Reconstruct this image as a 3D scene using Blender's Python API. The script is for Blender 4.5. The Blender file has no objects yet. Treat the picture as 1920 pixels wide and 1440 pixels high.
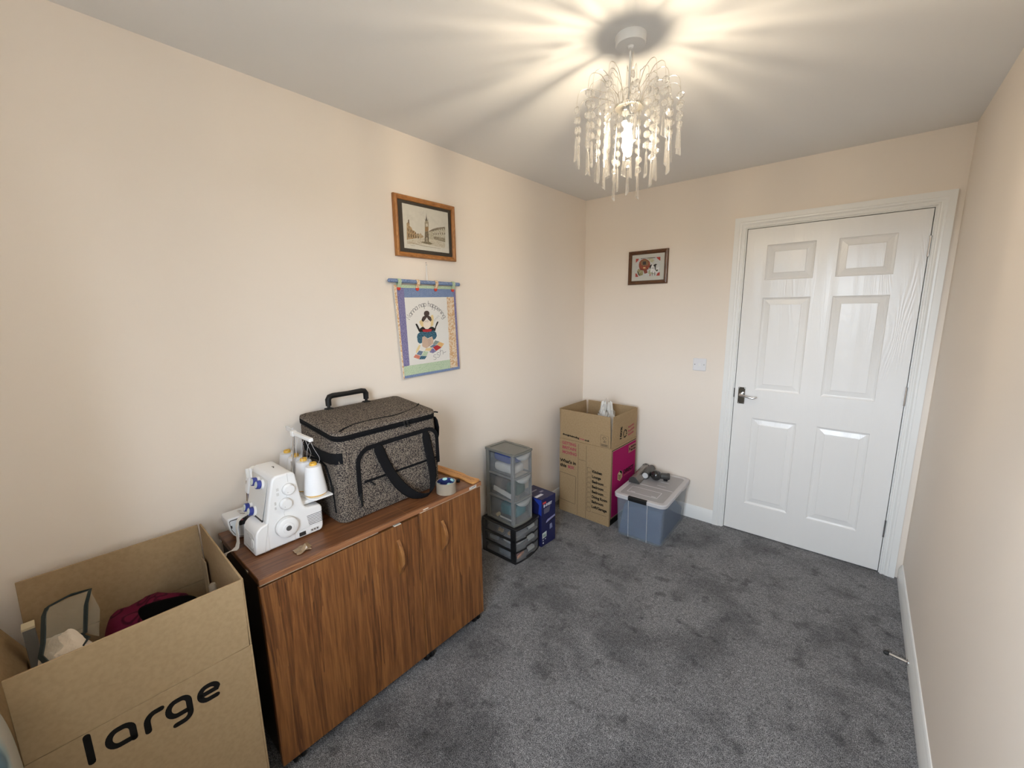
import bpy, bmesh, math, random
from math import sin, cos, pi, radians
from mathutils import Vector, Matrix

random.seed(7)
SC = bpy.context.scene
COL = SC.collection
W, H = 2.061, 2.347          # room width, ceiling height
YB, YF = 0.0, -3.33          # back wall (with the door), rear wall (with the window, behind the camera)

# ------------------------------------------------------------------ camera
cam_d = bpy.data.cameras.new('camera')
cam = bpy.data.objects.new('camera', cam_d); COL.objects.link(cam)
cam.location = (1.7504, -2.9956, 1.5202)
cam.rotation_euler = (1.3925, 0.0135, 0.6996)
cam_d.sensor_width = 36.0
cam_d.lens = 773.5 * 36.0 / 1920.0
cam_d.clip_start = 0.01
SC.camera = cam

# ------------------------------------------------------------------ view, world, daylight
SC.view_settings.view_transform = 'Standard'
SC.view_settings.look = 'None'
SC.view_settings.gamma = 1.0
SC.view_settings.use_curve_mapping = False
SC.view_settings.exposure = 0.12
BULB = 510.0                 # bulb surface emission
DAY = 36.0                   # radiance of the overcast sky outside the window
world = bpy.data.worlds.new('sky'); SC.world = world
world.use_nodes = True
bg = world.node_tree.nodes['Background']
bg.inputs[1].default_value = DAY
_t = world.node_tree.nodes.new('ShaderNodeTexCoord'); _s = world.node_tree.nodes.new('ShaderNodeSeparateXYZ'); _r = world.node_tree.nodes.new('ShaderNodeValToRGB')
world.node_tree.links.new(_t.outputs['Generated'], _s.inputs[0]); world.node_tree.links.new(_s.outputs['Z'], _r.inputs[0]); world.node_tree.links.new(_r.outputs[0], bg.inputs[0])
_r.color_ramp.elements[0].position = 0.0; _r.color_ramp.elements[0].color = (0.075, 0.080, 0.075, 1)      # ground
_r.color_ramp.elements[1].position = 0.03; _r.color_ramp.elements[1].color = (0.74, 0.86, 1.0, 1)          # cloudy sky
ld = bpy.data.lights.new('window_daylight', 'AREA'); ld.shape = 'RECTANGLE'
ld.size, ld.size_y = 0.86, 1.1; ld.cycles.is_portal = True
lo = bpy.data.objects.new('window_daylight', ld); COL.objects.link(lo)
lo.location = (1.57, YF - 0.30, 1.55); lo.rotation_euler = (radians(90), 0, 0)

cy = SC.cycles
cy.use_denoising = True
cy.max_bounces = 14; cy.diffuse_bounces = 6; cy.glossy_bounces = 4
cy.transmission_bounces = 10; cy.transparent_max_bounces = 32
cy.caustics_reflective = False; cy.caustics_refractive = False
cy.sample_clamp_indirect = 6.0

# ------------------------------------------------------------------ mesh builder
class MB:
    def __init__(s): s.v = []; s.f = []; s.m = []
    def add(s, vs, fs, mi=0):
        o = len(s.v); s.v += [tuple(p) for p in vs]
        for f in fs: s.f.append([i + o for i in f]); s.m.append(mi)
        return s
    def box(s, x0, x1, y0, y1, z0, z1, mi=0):
        vs = [(x, y, z) for x in (x0, x1) for y in (y0, y1) for z in (z0, z1)]
        return s.add(vs, [(0, 1, 3, 2), (4, 6, 7, 5), (0, 4, 5, 1), (2, 3, 7, 6), (0, 2, 6, 4), (1, 5, 7, 3)], mi)
    def prism(s, poly, ax, a0, a1, mi=0):
        def P(p, a):
            return {'x': (a, p[0], p[1]), 'y': (p[0], a, p[1]), 'z': (p[0], p[1], a)}[ax]
        n = len(poly)
        vs = [P(p, a0) for p in poly] + [P(p, a1) for p in poly]
        fs = [tuple(range(n))[::-1], tuple(range(n, 2 * n))] + [(i, (i + 1) % n, n + (i + 1) % n, n + i) for i in range(n)]
        return s.add(vs, fs, mi)
    def loft(s, rings, mi=0, cap=True, closed=True):
        n = len(rings[0]); vs = [p for r in rings for p in r]; fs = []
        for k in range(len(rings) - 1):
            for i in range(n if closed else n - 1):
                j = (i + 1) % n
                fs.append((k * n + i, k * n + j, (k + 1) * n + j, (k + 1) * n + i))
        if cap:
            fs.append(tuple(range(n))[::-1]); fs.append(tuple(range((len(rings) - 1) * n, len(rings) * n)))
        return s.add(vs, fs, mi)
    def tube(s, path, r, n=8, mi=0, cap=True):
        path = [Vector(p) for p in path]; rings = []
        up = None
        for i, p in enumerate(path):
            t = (path[min(i + 1, len(path) - 1)] - path[max(i - 1, 0)]).normalized()
            if up is None:
                up = Vector((0, 0, 1)) if abs(t.z) < 0.9 else Vector((1, 0, 0))
            a = (up - t * up.dot(t)).normalized(); b = t.cross(a); up = a
            rr = r[i] if isinstance(r, (list, tuple)) else r
            rings.append([p + (a * cos(2 * pi * k / n) + b * sin(2 * pi * k / n)) * rr for k in range(n)])
        return s.loft(rings, mi, cap)
    def lathe(s, prof, c=(0, 0, 0), n=24, ax='z', mi=0, cap=True):
        rings = []
        for r, h in prof:
            ring = []
            for k in range(n):
                a = 2 * pi * k / n; u, w = r * cos(a), r * sin(a)
                d = {'z': (u, w, h), 'x': (h, u, w), 'y': (w, h, u)}[ax]
                ring.append((c[0] + d[0], c[1] + d[1], c[2] + d[2]))
            rings.append(ring)
        return s.loft(rings, mi, cap)
    def ball(s, c, r, n=16, m=10, mi=0, ex=1.0):
        rx, ry, rz = r if isinstance(r, (tuple, list)) else (r, r, r)
        f = lambda t: math.copysign(abs(t) ** ex, t)
        rings = []
        for k in range(1, m):
            th = pi * k / m
            rings.append([(c[0] + rx * f(sin(th)) * f(cos(2 * pi * i / n)), c[1] + ry * f(sin(th)) * f(sin(2 * pi * i / n)), c[2] - rz * f(cos(th))) for i in range(n)])
        o = len(s.v); s.loft(rings, mi, False)
        nv = len(s.v); s.v += [(c[0], c[1], c[2] - rz), (c[0], c[1], c[2] + rz)]
        for i in range(n):
            j = (i + 1) % n
            s.f.append([nv, o + j, o + i]); s.m.append(mi)
            q = o + (m - 2) * n
            s.f.append([nv + 1, q + i, q + j]); s.m.append(mi)
        return s
    def ribbon(s, path, wvecs, th, mi=0):
        """flat strap: path points, half-width vector per point (or one), thickness along the normal"""
        path = [Vector(p) for p in path]; rings = []
        for i, p in enumerate(path):
            t = (path[min(i + 1, len(path) - 1)] - path[max(i - 1, 0)]).normalized()
            w = Vector(wvecs[i] if isinstance(wvecs, list) else wvecs)
            nn = t.cross(w).normalized() * th / 2
            rings.append([p - w - nn, p + w - nn, p + w + nn, p - w + nn])
        return s.loft(rings, mi)
    def grid(s, fn, nu, nv, mi=0):
        vs = [fn(i / nu, j / nv) for i in range(nu + 1) for j in range(nv + 1)]
        fs = [(i * (nv + 1) + j, (i + 1) * (nv + 1) + j, (i + 1) * (nv + 1) + j + 1, i * (nv + 1) + j + 1) for i in range(nu) for j in range(nv)]
        return s.add(vs, fs, mi)

ORIGIN = {}
def obj(name, mb, mats, parent=None, bevel=0, seg=2, smooth=35, world=False, solid=0, subsurf=0, loc=None, flip=True):
    """link one mesh object; world=True: vertices are in room coordinates and are moved under the parent's base"""
    me = bpy.data.meshes.new(name)
    off = Vector((0, 0, 0))
    if world and parent is not None: off = ORIGIN.get(parent.name, Vector((0, 0, 0)))
    me.from_pydata([Vector(p) - off for p in mb.v], [], mb.f)
    mats = mats if isinstance(mats, (list, tuple)) else [mats]
    for m in mats: me.materials.append(m)
    for p, mi in zip(me.polygons, mb.m): p.material_index = mi
    if flip:
        bm = bmesh.new(); bm.from_mesh(me); bmesh.ops.recalc_face_normals(bm, faces=bm.faces); bm.to_mesh(me); bm.free()
    if smooth:
        me.polygons.foreach_set('use_smooth', [True] * len(me.polygons))
        me.set_sharp_from_angle(angle=radians(smooth))
    o = bpy.data.objects.new(name, me); COL.objects.link(o)
    if parent is not None:
        o.parent = parent; ORIGIN[o.name] = ORIGIN.get(parent.name, Vector((0, 0, 0)))
    if loc is not None: o.location = loc
    if solid:
        md = o.modifiers.new('thickness', 'SOLIDIFY'); md.thickness = solid; md.offset = 0
    if bevel:
        md = o.modifiers.new('bevel', 'BEVEL'); md.width = bevel; md.segments = seg; md.limit_method = 'ANGLE'; md.angle_limit = radians(40); md.harden_normals = False
    if subsurf:
        md = o.modifiers.new('subdivision', 'SUBSURF'); md.levels = subsurf; md.render_levels = subsurf
    return o
def thing(name, label, cat, loc=(0, 0, 0), rotz=0.0, group=None):
    o = bpy.data.objects.new(name, None); COL.objects.link(o)
    o.empty_display_size = 0.05
    o.location = loc; o.rotation_euler = (0, 0, rotz)
    o['label'] = label; o['category'] = cat
    if group: o['group'] = group
    ORIGIN[o.name] = Vector(loc)
    return o
def tag(o, label, cat, group=None):
    o['label'] = label; o['category'] = cat
    if group: o['group'] = group
    return o
def struct(o): o['kind'] = 'structure'; return o

# ------------------------------------------------------------------ materials
def mat(name, col, rough=0.5, metal=0.0, spec=0.5, var=None, scale=40, stretch=(1, 1, 1), detail=4, bump=0.0, bscale=None, bdist=0.002, sheen=0, alpha=None, coat=0, emit=None, ramp=(0.35, 0.65), dist=0.0, coord='Object', tint=None):
    m = bpy.data.materials.new(name); m.use_nodes = True
    nt = m.node_tree; p = nt.nodes['Principled BSDF']
    c4 = (*col, 1)
    p.inputs['Base Color'].default_value = c4
    p.inputs['Roughness'].default_value = rough; p.inputs['Metallic'].default_value = metal
    p.inputs['Specular IOR Level'].default_value = spec
    if coat: p.inputs['Coat Weight'].default_value = coat; p.inputs['Coat Roughness'].default_value = 0.1
    if sheen: p.inputs['Sheen Weight'].default_value = sheen; p.inputs['Sheen Roughness'].default_value = 0.5
    if emit: p.inputs['Emission Color'].default_value = (*emit[:3], 1); p.inputs['Emission Strength'].default_value = emit[3]
    if var is not None or bump:
        tc = nt.nodes.new('ShaderNodeTexCoord'); mp = nt.nodes.new('ShaderNodeMapping')
        nt.links.new(tc.outputs[coord], mp.inputs[0]); mp.inputs['Scale'].default_value = stretch
    if var is not None:
        nz = nt.nodes.new('ShaderNodeTexNoise'); nz.inputs['Scale'].default_value = scale; nz.inputs['Detail'].default_value = detail
        nz.inputs['Distortion'].default_value = dist
        nt.links.new(mp.outputs[0], nz.inputs['Vector'])
        rp = nt.nodes.new('ShaderNodeValToRGB')
        rp.color_ramp.elements[0].position, rp.color_ramp.elements[1].position = ramp
        rp.color_ramp.elements[0].color = c4; rp.color_ramp.elements[1].color = (*var, 1)
        nt.links.new(nz.outputs['Fac'], rp.inputs[0]); nt.links.new(rp.outputs[0], p.inputs['Base Color'])
    if bump:
        nb = nt.nodes.new('ShaderNodeTexNoise'); nb.inputs['Scale'].default_value = bscale or scale; nb.inputs['Detail'].default_value = 4
        nt.links.new(mp.outputs[0], nb.inputs['Vector'])
        b = nt.nodes.new('ShaderNodeBump'); b.inputs['Strength'].default_value = bump; b.inputs['Distance'].default_value = bdist
        nt.links.new(nb.outputs['Fac'], b.inputs['Height']); nt.links.new(b.outputs[0], p.inputs['Normal'])
    return m
def clear(name, col, tr, rough=0.1, tint=(1, 1, 1), trans=0.0, glass=0.0):
    """see-through plastic or crystal: part clear, part solid (or refracting)"""
    m = bpy.data.materials.new(name); m.use_nodes = True
    nt = m.node_tree; p = nt.nodes['Principled BSDF']; out = nt.nodes['Material Output']
    p.inputs['Base Color'].default_value = (*col, 1); p.inputs['Roughness'].default_value = rough
    t = nt.nodes.new('ShaderNodeBsdfTransparent'); t.inputs[0].default_value = (*tint, 1)
    mx = nt.nodes.new('ShaderNodeMixShader'); mx.inputs[0].default_value = tr
    s = p.outputs[0]
    if trans:
        tl = nt.nodes.new('ShaderNodeBsdfTranslucent'); tl.inputs[0].default_value = (*col, 1)
        m2 = nt.nodes.new('ShaderNodeMixShader'); m2.inputs[0].default_value = trans
        nt.links.new(s, m2.inputs[1]); nt.links.new(tl.outputs[0], m2.inputs[2]); s = m2.outputs[0]
    if glass:
        g = nt.nodes.new('ShaderNodeBsdfGlass'); g.inputs['IOR'].default_value = 1.5; g.inputs['Roughness'].default_value = 0.0
        m3 = nt.nodes.new('ShaderNodeMixShader'); m3.inputs[0].default_value = glass
        nt.links.new(s, m3.inputs[1]); nt.links.new(g.outputs[0], m3.inputs[2]); s = m3.outputs[0]
    nt.links.new(s, mx.inputs[1]); nt.links.new(t.outputs[0], mx.inputs[2]); nt.links.new(mx.outputs[0], out.inputs[0])
    return m
def wood(name, c0, c1, c2, stretch, scale=1.0, rough=0.4, dist=6.0, detail=3.0):
    """laminate with long streaks and a few cathedral figures"""
    m = bpy.data.materials.new(name); m.use_nodes = True
    nt = m.node_tree; N = nt.nodes.new; L = nt.links.new; p = nt.nodes['Principled BSDF']
    p.inputs['Roughness'].default_value = rough
    tc = N('ShaderNodeTexCoord'); mp = N('ShaderNodeMapping'); mp.inputs['Scale'].default_value = stretch
    L(tc.outputs['Object'], mp.inputs[0])
    n1 = N('ShaderNodeTexNoise'); n1.inputs['Scale'].default_value = 2.2 * scale; n1.inputs['Detail'].default_value = detail; n1.inputs['Distortion'].default_value = 0.6
    L(mp.outputs[0], n1.inputs['Vector'])
    # rings: the noise field read as contour lines gives cathedral arches
    ml = N('ShaderNodeMath'); ml.operation = 'MULTIPLY'; ml.inputs[1].default_value = dist; L(n1.outputs['Fac'], ml.inputs[0])
    fr = N('ShaderNodeMath'); fr.operation = 'FRACT'; L(ml.outputs[0], fr.inputs[0])
    n2 = N('ShaderNodeTexNoise'); n2.inputs['Scale'].default_value = 17 * scale; n2.inputs['Detail'].default_value = 7; n2.inputs['Roughness'].default_value = 0.62; L(mp.outputs[0], n2.inputs['Vector'])
    ad = N('ShaderNodeMath'); ad.operation = 'MULTIPLY_ADD'; ad.inputs[1].default_value = 0.24; L(fr.outputs[0], ad.inputs[0])
    m3 = N('ShaderNodeMath'); m3.operation = 'MULTIPLY'; m3.inputs[1].default_value = 0.92; L(n2.outputs['Fac'], m3.inputs[0]); L(m3.outputs[0], ad.inputs[2])
    rp = N('ShaderNodeValToRGB'); e = rp.color_ramp.elements
    e[0].position = 0.34; e[0].color = (*c2, 1); e[1].position = 0.80; e[1].color = (*c0, 1)
    k = e.new(0.57); k.color = (*c1, 1)
    L(ad.outputs[0], rp.inputs[0]); L(rp.outputs[0], p.inputs['Base Color'])
    return m
# ------------------------------------------------------------------ room materials
M = {}
M['wall'] = mat('wall_paint', (0.835, 0.757, 0.672), 0.85, spec=0.2, bump=0.06, bscale=260, bdist=0.001)
M['ceil'] = mat('ceiling_paint', (0.80, 0.795, 0.785), 0.9, spec=0.2, bump=0.05, bscale=220, bdist=0.001)
def embossed(m):
    # moulded timber grain: contour lines of a long stretched noise, in relief only
    nt = m.node_tree; N = nt.nodes.new; L = nt.links.new; p = nt.nodes['Principled BSDF']
    tc = N('ShaderNodeTexCoord'); mp = N('ShaderNodeMapping'); mp.inputs['Scale'].default_value = (6, 6, .65); L(tc.outputs['Object'], mp.inputs[0])
    n = N('ShaderNodeTexNoise'); n.inputs['Scale'].default_value = 1.0; n.inputs['Detail'].default_value = 1.5; L(mp.outputs[0], n.inputs['Vector'])
    k = N('ShaderNodeMath'); k.operation = 'MULTIPLY'; k.inputs[1].default_value = 330; L(n.outputs['Fac'], k.inputs[0])
    s = N('ShaderNodeMath'); s.operation = 'SINE'; L(k.outputs[0], s.inputs[0])
    b = N('ShaderNodeBump'); b.inputs['Strength'].default_value = .22; b.inputs['Distance'].default_value = .0004; L(s.outputs[0], b.inputs['Height']); L(b.outputs[0], p.inputs['Normal'])
    return m
M['gloss'] = embossed(mat('white_gloss', (0.84, 0.83, 0.81), 0.26))
M['trim'] = mat('white_trim', (0.83, 0.83, 0.81), 0.3)
M['chrome'] = mat('chrome', (0.75, 0.75, 0.76), 0.12, metal=1.0)
M['plate'] = mat('polished_plate', (0.45, 0.44, 0.43), 0.12, metal=1.0)
M['rubber'] = mat('black_rubber', (0.012, 0.012, 0.012), 0.6)
M['white'] = mat('white_plastic', (0.80, 0.80, 0.79), 0.35)
M['cool'] = mat('switch_plastic', (0.78, 0.78, 0.80), 0.35)
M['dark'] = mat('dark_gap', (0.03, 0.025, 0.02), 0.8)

def carpet_material():
    m = bpy.data.materials.new('grey_carpet'); m.use_nodes = True
    nt = m.node_tree; N = nt.nodes.new; L = nt.links.new; p = nt.nodes['Principled BSDF']
    p.inputs['Roughness'].default_value = 0.95; p.inputs['Specular IOR Level'].default_value = 0.1
    p.inputs['Sheen Weight'].default_value = 0.15; p.inputs['Sheen Roughness'].default_value = 0.6
    tc = N('ShaderNodeTexCoord')
    def noise(s, d, dist=0.0, ro=0.5):
        n = N('ShaderNodeTexNoise'); n.inputs['Scale'].default_value = s; n.inputs['Detail'].default_value = d; n.inputs['Distortion'].default_value = dist; n.inputs['Roughness'].default_value = ro
        L(tc.outputs['Object'], n.inputs['Vector']); return n.outputs['Fac']
    def ramp(x, a, b, ca, cb):
        r = N('ShaderNodeValToRGB'); r.color_ramp.elements[0].position = a; r.color_ramp.elements[1].position = b
        r.color_ramp.elements[0].color = (*ca, 1); r.color_ramp.elements[1].color = (*cb, 1); L(x, r.inputs[0]); return r.outputs[0]
    fib = ramp(noise(340, 3, 0.6, 0.75), 0.42, 0.62, (0.026, 0.026, 0.029), (0.355, 0.35, 0.35))
    clump = ramp(noise(75, 3, 0.3, 0.6), 0.30, 0.70, (0.62, 0.62, 0.63), (1.30, 1.30, 1.30))
    brush = ramp(noise(3.4, 6, 0.3, 0.62), 0.38, 0.56, (0.62, 0.62, 0.63), (1.12, 1.12, 1.12))      # pile lying one way or the other
    dents = ramp(noise(11, 3, 0.1), 0.31, 0.42, (0.54, 0.54, 0.54), (1, 1, 1))               # foot and furniture marks
    def mul(a, b):
        x = N('ShaderNodeMix'); x.data_type = 'RGBA'; x.blend_type = 'MULTIPLY'; x.inputs['Factor'].default_value = 1
        L(a, x.inputs[6]); L(b, x.inputs[7]); return x.outputs[2]
    L(mul(mul(mul(fib, clump), brush), dents), p.inputs['Base Color'])
    b = N('ShaderNodeBump'); b.inputs['Strength'].default_value = 0.5; b.inputs['Distance'].default_value = 0.004
    L(noise(380, 2), b.inputs['Height']); L(b.outputs[0], p.inputs['Normal'])
    return m
M['carpet'] = carpet_material()

# ------------------------------------------------------------------ shell
T = 0.12; TF0 = 0.32
struct(obj('floor', MB().box(-T, W + T, YF - TF0, YB + 1.1, -0.10, 0.0), M['carpet']))
struct(obj('ceiling', MB().box(-T, W + T, YF - TF0, YB + T, H, H + 0.1), M['ceil']))
struct(obj('wall_left', MB().box(-T, 0, YF - TF0, YB + T, 0, H), M['wall']))
struct(obj('wall_right', MB().box(W, W + T, YF - TF0, YB + T, 0, H), M['wall']))
DX0, DX1, DZ1 = 1.1475, 1.9625, 1.987          # door leaf
OX0, OX1, OZ = DX0 - 0.028, DX1 + 0.028, DZ1 + 0.028
struct(obj('wall_back', MB().box(0, OX0, YB, YB + T, 0, H).box(OX1, W, YB, YB + T, 0, H).box(OX0, OX1, YB, YB + T, OZ, H), M['wall']))
TF = 0.32                        # unseen wall, deepened so the reveal blocks grazing daylight; window near its outer face
WX0, WX1, WZ0, WZ1 = 1.14, 2.0, 1.0, 2.1     # window opening behind the camera
struct(obj('wall_front', MB().box(0, WX0, YF - TF, YF, 0, H).box(WX1, W, YF - TF, YF, 0, H).box(WX0, WX1, YF - TF, YF, 0, WZ0).box(WX0, WX1, YF - TF, YF, WZ1, H), M['wall']))
win = struct(obj('window_1', MB().box(WX0, WX1, YF - .28, YF - .22, WZ0, WZ0 + .06).box(WX0, WX1, YF - .28, YF - .22, WZ1 - .06, WZ1)
    .box(WX0, WX0 + .06, YF - .28, YF - .22, WZ0 + .06, WZ1 - .06).box(WX1 - .06, WX1, YF - .28, YF - .22, WZ0 + .06, WZ1 - .06)
    .box(1.54, 1.60, YF - .28, YF - .22, WZ0 + .06, WZ1 - .06), M['trim'], bevel=.004))
obj('window_sill', MB().box(WX0 - .05, WX1 + .05, YF + .0005, YF + .05, WZ0 - .025, WZ0).box(WX0 + .0005, WX1 - .0005, YF - .219, YF + .0005, WZ0 + .0005, WZ0 + .004), M['trim'], win, bevel=.006)
pane_m = clear('window_glass', (0.9, 0.95, 1.0), 0.94, 0.05)
obj('pane', MB().box(WX0 + .06, 1.54, YF - .255, YF - .25, WZ0 + .06, WZ1 - .06), pane_m, win)
obj('pane', MB().box(1.60, WX1 - .06, YF - .255, YF - .25, WZ0 + .06, WZ1 - .06), pane_m, win)

struct(obj('door_light_blocker', MB().box(OX0 - .05, OX1 + .05, YB + T, YB + T + .05, 0, OZ + .05), M['dark']))     # added unseen dark slab, stops sky light leaking round the door
# skirting boards with an ogee top
SKP = [(0, 0), (.015, 0), (.015, .066), (.0125, .070), (.0125, .074), (.010, .078), (.008, .086), (.006, .092), (.003, .0955), (0, .0955)]
def skirting(name, side, a0, a1):
    if side == 'left': mb = MB().prism([(p, q) for p, q in SKP], 'y', a0, a1)
    elif side == 'right': mb = MB().prism([(W - p, q) for p, q in SKP], 'y', a0, a1)
    elif side == 'back': mb = MB().prism([(-p, q) for p, q in SKP], 'x', a0, a1)
    else: mb = MB().prism([(YF + p, q) for p, q in SKP], 'x', a0, a1)
    return struct(obj(name, mb, M['trim']))
skirting('baseboard_left', 'left', YF, YB - .015)
skirting('baseboard_right', 'right', YF, YB - .018)
skirting('baseboard_back', 'back', 0.0, 1.0785)
skirting('baseboard_front', 'front', .015, W - .015)

# door lining, stop and architrave
lin = MB()
lin.box(OX0, DX0 - .0035, .0, T, 0, OZ).box(DX1 + .0035, OX1, .0, T, 0, OZ).box(DX0 - .0035, DX1 + .0035, .0, T, DZ1 + .0035, OZ)
lin.box(DX0 - .0035, DX0 + .012, .047, .075, 0, DZ1 + .003).box(DX1 - .012, DX1 + .0035, .047, .075, 0, DZ1 + .003).box(DX0, DX1, .047, .075, DZ1 - .012, DZ1 + .0035)
struct(obj('trim_1', lin, M['trim']))
ARP = [(0, 0), (0, -.010), (.004, -.0125), (.010, -.0125), (.012, -.009), (.018, -.0105), (.025, -.016), (.033, -.0165), (.036, -.019), (.063, -.019), (.063, 0)]
def architrave():
    a = MB(); xi0, xi1, zi = DX0 - .0085, DX1 + .0085, DZ1 + .0085
    def ring(pts): return pts
    rows = []
    left_b = [(xi0 - d, y, 0) for d, y in ARP]; left_t = [(xi0 - d, y, zi + d) for d, y in ARP]
    right_t = [(xi1 + d, y, zi + d) for d, y in ARP]; right_b = [(xi1 + d, y, 0) for d, y in ARP]
    return left_b, left_t, right_t, right_b
lb, lt, rt, rb = architrave()
arch = struct(obj('trim_2', MB().loft([lt, rt]), M['trim'], smooth=20))
obj('door_casing', MB().loft([lb, lt]), M['trim'], arch, smooth=20)
obj('door_casing', MB().loft([rt, rb]), M['trim'], arch, smooth=20)

# six-panel door
FY = 0.003                       # face of the leaf
cols = [(1.259, 1.501), (1.603, 1.845)]
rows = [(.212, .805), (.990, 1.571), (1.677, 1.885)]
xs = [DX0, cols[0][0], cols[0][1], cols[1][0], cols[1][1], DX1]
zs = [.006, rows[0][0], rows[0][1], rows[1][0], rows[1][1], rows[2][0], rows[2][1], DZ1]
leaf = MB()
for i in range(5):
    for j in range(7):
        if i in (1, 3) and j in (1, 3, 5): continue
        leaf.add([(xs[i], FY, zs[j]), (xs[i + 1], FY, zs[j]), (xs[i + 1], FY, zs[j + 1]), (xs[i], FY, zs[j + 1])], [(0, 1, 2, 3)])
YK = FY + .04
leaf.add([(DX0, FY, .006), (DX1, FY, .006), (DX1, FY, DZ1), (DX0, FY, DZ1), (DX0, YK, .006), (DX1, YK, .006), (DX1, YK, DZ1), (DX0, YK, DZ1)],
         [(0, 4, 5, 1), (1, 5, 6, 2), (2, 6, 7, 3), (3, 7, 4, 0), (4, 7, 6, 5)])
door = struct(obj('door_1', leaf, M['gloss'], smooth=0, flip=False))
for c in cols:
    for r in rows:
        steps = [(0, 0), (.003, .0045), (.009, .0075), (.013, .0085), (.040, .0035), (.042, .0012), (.044, .001)]
        rings = []
        for d, dy in steps:
            rings.append([(c[0] + d, FY + dy, r[0] + d), (c[1] - d, FY + dy, r[0] + d), (c[1] - d, FY + dy, r[1] - d), (c[0] + d, FY + dy, r[1] - d)])
        pm = MB().loft(rings, cap=False)
        pm.add(rings[-1], [(0, 1, 2, 3)])
        obj('panel', pm, M['gloss'], door, smooth=0, flip=False)
hp = obj('door_handle', MB().box(1.1685, 1.2085, FY - .0045, FY, .891, 1.001), M['plate'], door, bevel=.0015)
lev = [(1.188, FY - .004, .956), (1.188, FY - .028, .956), (1.190, FY - .042, .956), (1.200, FY - .050, .955), (1.22, FY - .052, .951), (1.245, FY - .052, .944), (1.262, FY - .051, .943), (1.276, FY - .049, .948), (1.284, FY - .048, .954)]
obj('lever', MB().tube(lev, [.0105, .0095, .0095, .0085, .0068, .0062, .0066, .0062, .003], 12), M['chrome'], hp)
for zz in (.897, .995):
    for xx in (1.1735, 1.2035):
        obj('screw', MB().lathe([(.0026, FY - .0045), (.0024, FY - .0058), (.0008, FY - .0062)], (xx, 0, zz), 10, 'y'), M['chrome'], hp)
for zz in (1.809, 1.04, .276):
    kn = MB()
    for k in range(5):
        kn.lathe([(.0046, -.0185 + .0), (.0046, .0)], (DX1 + .002, FY - .003, zz - .032 + k * .0186), 10, 'z')
    kn.lathe([(.0055, -.055), (.0055, -.0515)], (DX1 + .002, FY - .003, zz), 10, 'z').lathe([(.0055, .043), (.0055, .046)], (DX1 + .002, FY - .003, zz), 10, 'z')
    obj('hinge', kn, M['chrome'], door)
obj('keep', MB().box(DX0 - .0055, DX0 - .0005, .0, .02, .93, .99), M['dark'], arch)

# light switch and door stop
sw = thing('light_switch', 'square white light switch on the back wall left of the door', 'switch', (.9177, 0, 1.1305))
obj('plate', MB().box(-.043, .043, -.009, 0, -.043, .043), M['cool'], sw, bevel=.004)
obj('rocker', MB().prism([(-.009, -.012), (-.0125, -.012), (-.0095, .012), (-.009, .012)], 'x', -.0065, .0065), M['white'], sw)
for s in (-1, 1): obj('screw', MB().lathe([(.003, -.009), (.0028, -.0098), (.001, -.01)], (s * .030, 0, 0), 10, 'y'), M['chrome'], sw)
ds = thing('door_stop', 'chrome rod door stop with black tip on the right skirting board', 'door stop', (W - .015, -.786, .035))
obj('base', MB().lathe([(.013, 0), (.013, -.004), (.007, -.007)], (0, 0, 0), 16, 'x'), M['chrome'], ds)
obj('rod', MB().tube([(-.004, 0, 0), (-.062, .014, -.002)], .0058, 12), M['chrome'], ds)
obj('tip', MB().tube([(-.060, .0138, -.002), (-.062, .0142, -.002), (-.075, .017, -.0025), (-.078, .0178, -.0025)], [.0075, .009, .009, .006], 12), M['rubber'], ds)
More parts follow.
